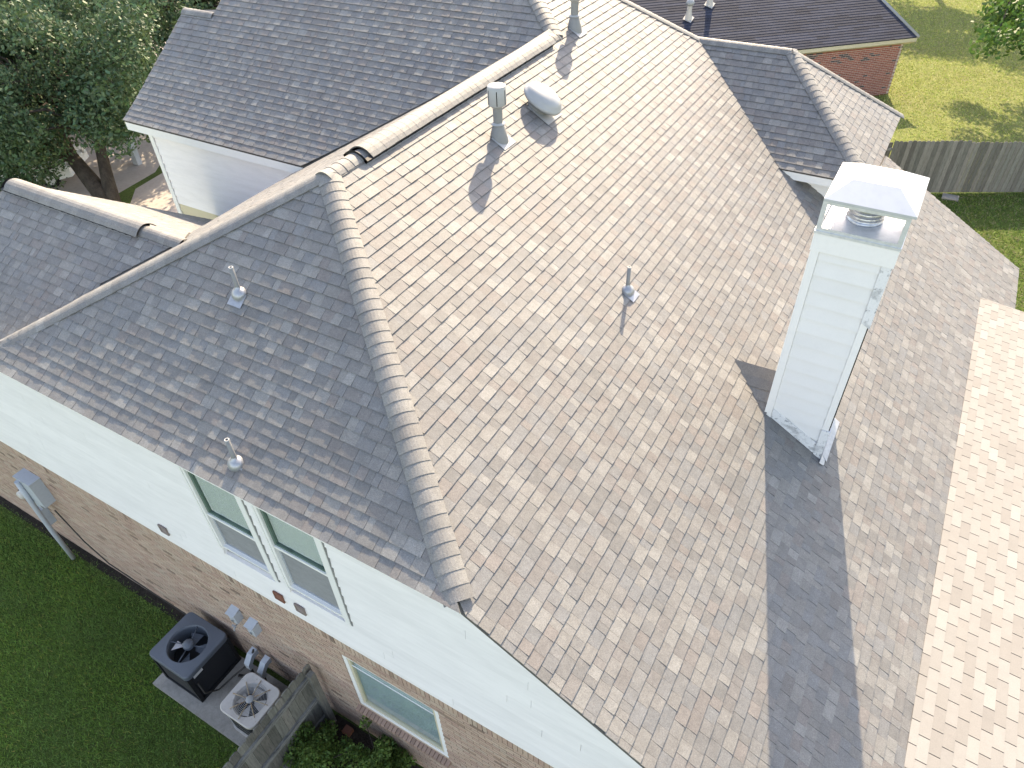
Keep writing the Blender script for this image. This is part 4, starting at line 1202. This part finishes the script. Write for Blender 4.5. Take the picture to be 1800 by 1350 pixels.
tree('oak_tree', 'large dark green oak with forked trunk left of the white sided wall', (-20.9, 9.4, GZ),
     [[((-20.9, 9.4, GZ), .34), ((-21.4, 9.5, -4.9), .30), ((-22.6, 9.7, -3.9), .22), ((-23.8, 10.3, -2.6), .13)], [((-20.9, 9.4, GZ), .28), ((-21.2, 9.8, -4.6), .22), ((-21.7, 10.4, -3.2), .15), ((-22.0, 11.2, -1.8), .09)]],
     (-23.6, 11.0, -1.7), (4.8, 4.4, 2.5), 120, .95, 640, .075, M['leaf_oak'], group='trees along the driveway',
     extra=((-18.9,10.6,-.5),(-19.2,10.2,-1.2),(-19.4,11.2,-.2),(-19.8,11.6,.3),(-26.5,9.2,-3.2),(-25.6,8.6,-3.6),(-24.6,8.2,-3.9),(-27.2,8.8,-3.6),(-23.6,8.6,-3.5),(-26.2,8.0,-4.2),(-28.2,9.4,-3.4),(-24.8,9.4,-3.0),(-20.4,10.0,-2.2),(-22.4,9.0,-2.9),(-23.4,8.6,-4.3),(-24.2,8.4,-4.6),(-25.2,8.0,-4.7),(-26.4,8.2,-4.6),(-27.6,8.4,-4.4),(-25.8,8.8,-4.1),(-28.8,8.8,-4.3),(-24.6,9.2,-3.8)))
tree('oak_tree', 'second oak crown behind, along the top left edge', (-27.5, 19.5, GZ),
     [[((-27.5, 19.5, GZ), .3), ((-27.6, 19.6, -4), .24), ((-27.4, 19.4, -2), .14)]],
     (-27.5, 19.0, -1.2), (6.5, 4.5, 2.6), 80, 1.15, 420, .09, M['leaf_oak'], group='trees along the driveway')
tree('oak_tree', 'third oak crown at the left edge of the picture', (-33.5, 14.5, GZ),
     [[((-33.5, 14.5, GZ), .3), ((-33.4, 14.6, -4), .24), ((-33.5, 14.4, -2), .14)]],
     (-33, 14.5, -1.8), (5, 4.5, 2.4), 55, 1.15, 380, .09, M['leaf_oak'], group='trees along the driveway')
tree('shade_tree', 'bright green branches hanging over the yellow lawn at top right', (9.0, 41.0, GZ),
     [[((9.0, 41.0, GZ), .32), ((8.6, 40.6, -3.5), .26), ((6.5, 39.2, -1.4), .16), ((4.2, 37.2, -.9), .1)]],
     (4.2, 37.0, -1.0), (3.0, 4.0, 1.5), 42, .8, 420, .10, M['leaf_right'], group='trees around the lawn', extra=((3.9,32.2,-2.2),(3.6,33.2,-2.2),(4.6,32.6,-2.1),(5.0,33.6,-2.3),(4.4,34.2,-2.0),(3.5,30.2,-2.0),(4.1,29.2,-2.1),(4.5,30.0,-2.2),(3.7,31.2,-1.9),(4.6,28.6,-2.3),(3.4,28.0,-2.1)))
tree('shade_tree', 'tall tree beyond the top edge shading the far lawn', (-1.5, 55, GZ),
     [[((-1.5, 55, GZ), .35), ((-1.4, 54.8, -3), .28), ((-1.2, 54.2, -.5), .15)]],
     (-.8, 51.0, .4), (5.0, 4.5, 2.2), 45, 1.2, 300, .13, M['leaf_right'], group='trees around the lawn')

def shrub(label, c, r_, n):
    e = empty('shrub', (c[0], c[1], GZ), label, 'shrub', 'shrubs below the wide lower window')
    cs = [np.array(c) + rng.normal(size=3) * np.array([r_*.5, r_*.5, r_*.38]) for _ in range(n)]
    st = MB()
    for q in cs[:14]: st.tube([(c[0] + rng.normal()*.03, c[1] + rng.normal()*.03, GZ), Vector((c[0], c[1], GZ+.2)).lerp(Vector(q), .4), q], [.014, .01, .004], 5)
    obj('stems', st, M['bark'], e)
    C, U, V, t_ = leaves(cs, rng.uniform(r_*.22, r_*.42, n), 9000, .026, 1.0)
    quads_mesh('foliage', C, U, V, t_, M['leaf_shrub'], e, org=(c[0], c[1], GZ))
shrub('rounded green shrub beside the board fence', (-2.70, -.70, -5.36), .46, 40)
shrub('rounded green shrub under the wide window', (-1.82, -.32, -5.34), .44, 40)
struct('planting_bed', sheet([(-3.07, -3.6), (3, -3.6), (3, .05), (-3.07, .05)], GZ + .008), M['soil'], 'dark mulch bed below the wide window')
tag(obj('loose_brick', MB().box((-2.78, -.14, GZ + .008), (-2.64, -.02, GZ + .10)), M['terracotta']), 'loose brick lying in the mulch by the fence post', 'brick')

# lawn blades near the wall
n = 150000
X = rng.uniform(-13.5, -3.2, n); Y = -rng.random(n) * 5.2 - .0
keep = ~((X > -6.2) & (Y > -1.15)) & (Y < .03) & ~((Y > -.05 - .12 * rng.random(n)) & (rng.random(n) < .8))
X, Y = X[keep], Y[keep]; n = len(X)
h = rng.uniform(.03, .075, n) * (1 - .4 * (Y > -.25))
ang = rng.uniform(0, 2*np.pi, n); lean = rng.normal(size=(n, 2)) * .028
patch = .5 + .5 * np.sin(X * 1.7 + np.sin(Y * 2.3) * 1.4) * np.cos(Y * 1.9 + X * .6)
tone = (rng.uniform(.55, 1.4, (n, 1))) * np.stack([.85 + .5 * patch * rng.random(n), .85 + .2 * patch, .8 + .3 * rng.random(n)], 1)
dry = rng.random(n) < .05
tone[dry] = tone[dry] * np.array([2.2, 1.3, 1.6])
C = np.stack([X, Y, np.full(n, GZ)], 1); U = np.stack([np.cos(ang), np.sin(ang), np.zeros(n)], 1) * .0065
V = np.stack([lean[:, 0], lean[:, 1], h], 1)
o = quads_mesh('grass', C, U, V, tone, M['blade'], tri=True, org=(-8, -2, GZ))
tag(o, 'short dark green lawn grass beside the brick wall', 'grass', kind='stuff')
struct('soil_strip', sheet([(-13.4, -.06), (-6.16, -.09), (-6.16, .085), (-13.4, .085)], GZ + .005), M['soil'], 'strip of bare dark soil along the brick wall')
def tuft_field(name, x0, x1, y0, y1, n, size, cols, mat, test, label):
    X = rng.uniform(x0, x1, n); Y = rng.uniform(y0, y1, n); k = test(X, Y); X, Y = X[k], Y[k]; n = len(X)
    ang = rng.uniform(0, 2*np.pi, n); h = size * rng.uniform(.5, 1.3, n); lean = rng.normal(size=(n, 2)) * size * .6
    tn = np.array(cols)[rng.integers(0, len(cols), n)] * rng.uniform(.7, 1.25, (n, 1))
    C = np.stack([X, Y, np.full(n, GZ)], 1); U = np.stack([np.cos(ang), np.sin(ang), np.zeros(n)], 1) * size * .35
    o = quads_mesh(name, C, U, np.stack([lean[:, 0], lean[:, 1], h], 1), tn, mat, tri=True, org=((x0+x1)/2, (y0+y1)/2, GZ))
    tag(o, label, 'grass', kind='stuff')
fy = lambda X: 21.65 + (X + .6) * .5086
tuft_field('grass', -2.5, 14, 23, 52, 90000, .06, [(.35,.41,.11), (.43,.43,.18), (.26,.36,.08), (.39,.43,.13)], M['tuft'], lambda X, Y: (Y > fy(X) + .3) & (Y > 25 - X * .2), 'dry yellow green lawn grass beyond the board fence')
tuft_field('grass', 2, 13, 14.6, 28, 60000, .06, [(.13,.22,.045), (.17,.25,.055), (.10,.17,.035), (.25,.235,.12)], M['tuft'], lambda X, Y: (Y < fy(X) - .1), 'patchy green grass of the back yard inside the fence')

# ------------------------------------------------------------------ things by the driveway
def car(label, loc, rz):
    e = empty('parked_car', loc, label, 'car', 'cars parked under the oak')
    Rz = Matrix.Rotation(rz, 3, 'Z'); L0 = Vector(loc)
    def T_(p): return L0 + Rz @ Vector(p)
    prof = [(-2.2,.35),(-2.25,.75),(-2.1,.98),(-1.55,1.05),(-1.0,1.42),(-.2,1.50),(.55,1.42),(1.15,1.02),(1.95,.90),(2.2,.70),(2.22,.38),(1.7,.28),(-1.7,.28)]
    def wdt(z): return .88 if z < 1.0 else .88 - (z - 1.0) * .45
    bd_ = MB(); n_ = len(prof)
    Lp = [T_((x, wdt(z), z)) for x, z in prof]; Rp = [T_((x, -wdt(z), z)) for x, z in prof]
    bd_.face(Lp); bd_.face(Rp[::-1])
    for i in range(n_): j = (i + 1) % n_; bd_.face([Lp[i], Rp[i], Rp[j], Lp[j]])
    obj('body', bd_, M['carpaint'], e)
    for sg in (1, -1):
        g_ = MB().face([T_((-1.4, sg*(wdt(1.06)+.004), 1.06)), T_((.98, sg*(wdt(1.06)+.004), 1.06)), T_((.48, sg*(wdt(1.38)+.006), 1.38)), T_((-.95, sg*(wdt(1.38)+.006), 1.38))])
        obj('side_window', g_, M['carglass'], e)
        for xx in (-1.35, 1.38):
            Tm = Rz @ Matrix.Rotation(R(90), 3, 'X')
            wh = obj('wheel', MB().lathe([(0, -.1), (.2, -.1), (.31, -.1), (.33, -.06), (.33, .06), (.31, .1), (.2, .1), (0, .1)], T_((xx, sg*.82, .33)), 20, M=Tm), M['tyre'], e)
            obj('rim', MB().lathe([(.0, .108), (.2, .106), (.21, .101)], T_((xx, sg*.82, .33)), 16, M=Tm if sg < 0 else Rz @ Matrix.Rotation(R(-90), 3, 'X')), M['galv'], wh)
    obj('windscreen', MB().face([T_((1.12,.74,1.05)), T_((1.12,-.74,1.05)), T_((.60,-.64,1.42)), T_((.60,.64,1.42))]), M['carglass'], e)
    obj('rear_window', MB().face([T_((-1.54,.74,1.07)), T_((-1.54,-.74,1.07)), T_((-1.03,-.64,1.41)), T_((-1.03,.64,1.41))]), M['carglass'], e)
    for sg in (.62, -.62): obj('headlight', MB().lathe([(.10, 0), (.09, .03), (0, .04)], T_((2.18, sg, .72)), 12, M=Rz @ Matrix.Rotation(R(90), 3, 'Y')), M['vent_white'], e)
car('white car glimpsed behind the oak trunk', (-27.0, 9.9, GZ + .004), R(35))
car('white car farther left glimpsed through the oak leaves', (-30.2, 11.3, GZ + .004), R(40))
tag(obj('utility_post', MB().box((-24.3, 12.7, GZ), (-24.0, 12.9, GZ + 1.7)).prism([(-24.32,12.68,GZ+1.7),(-23.98,12.68,GZ+1.7),(-23.98,12.92,GZ+1.7),(-24.32,12.92,GZ+1.7)], (0,0,.05)), M['grey_box']), 'grey post standing on the grass beside the path', 'post')
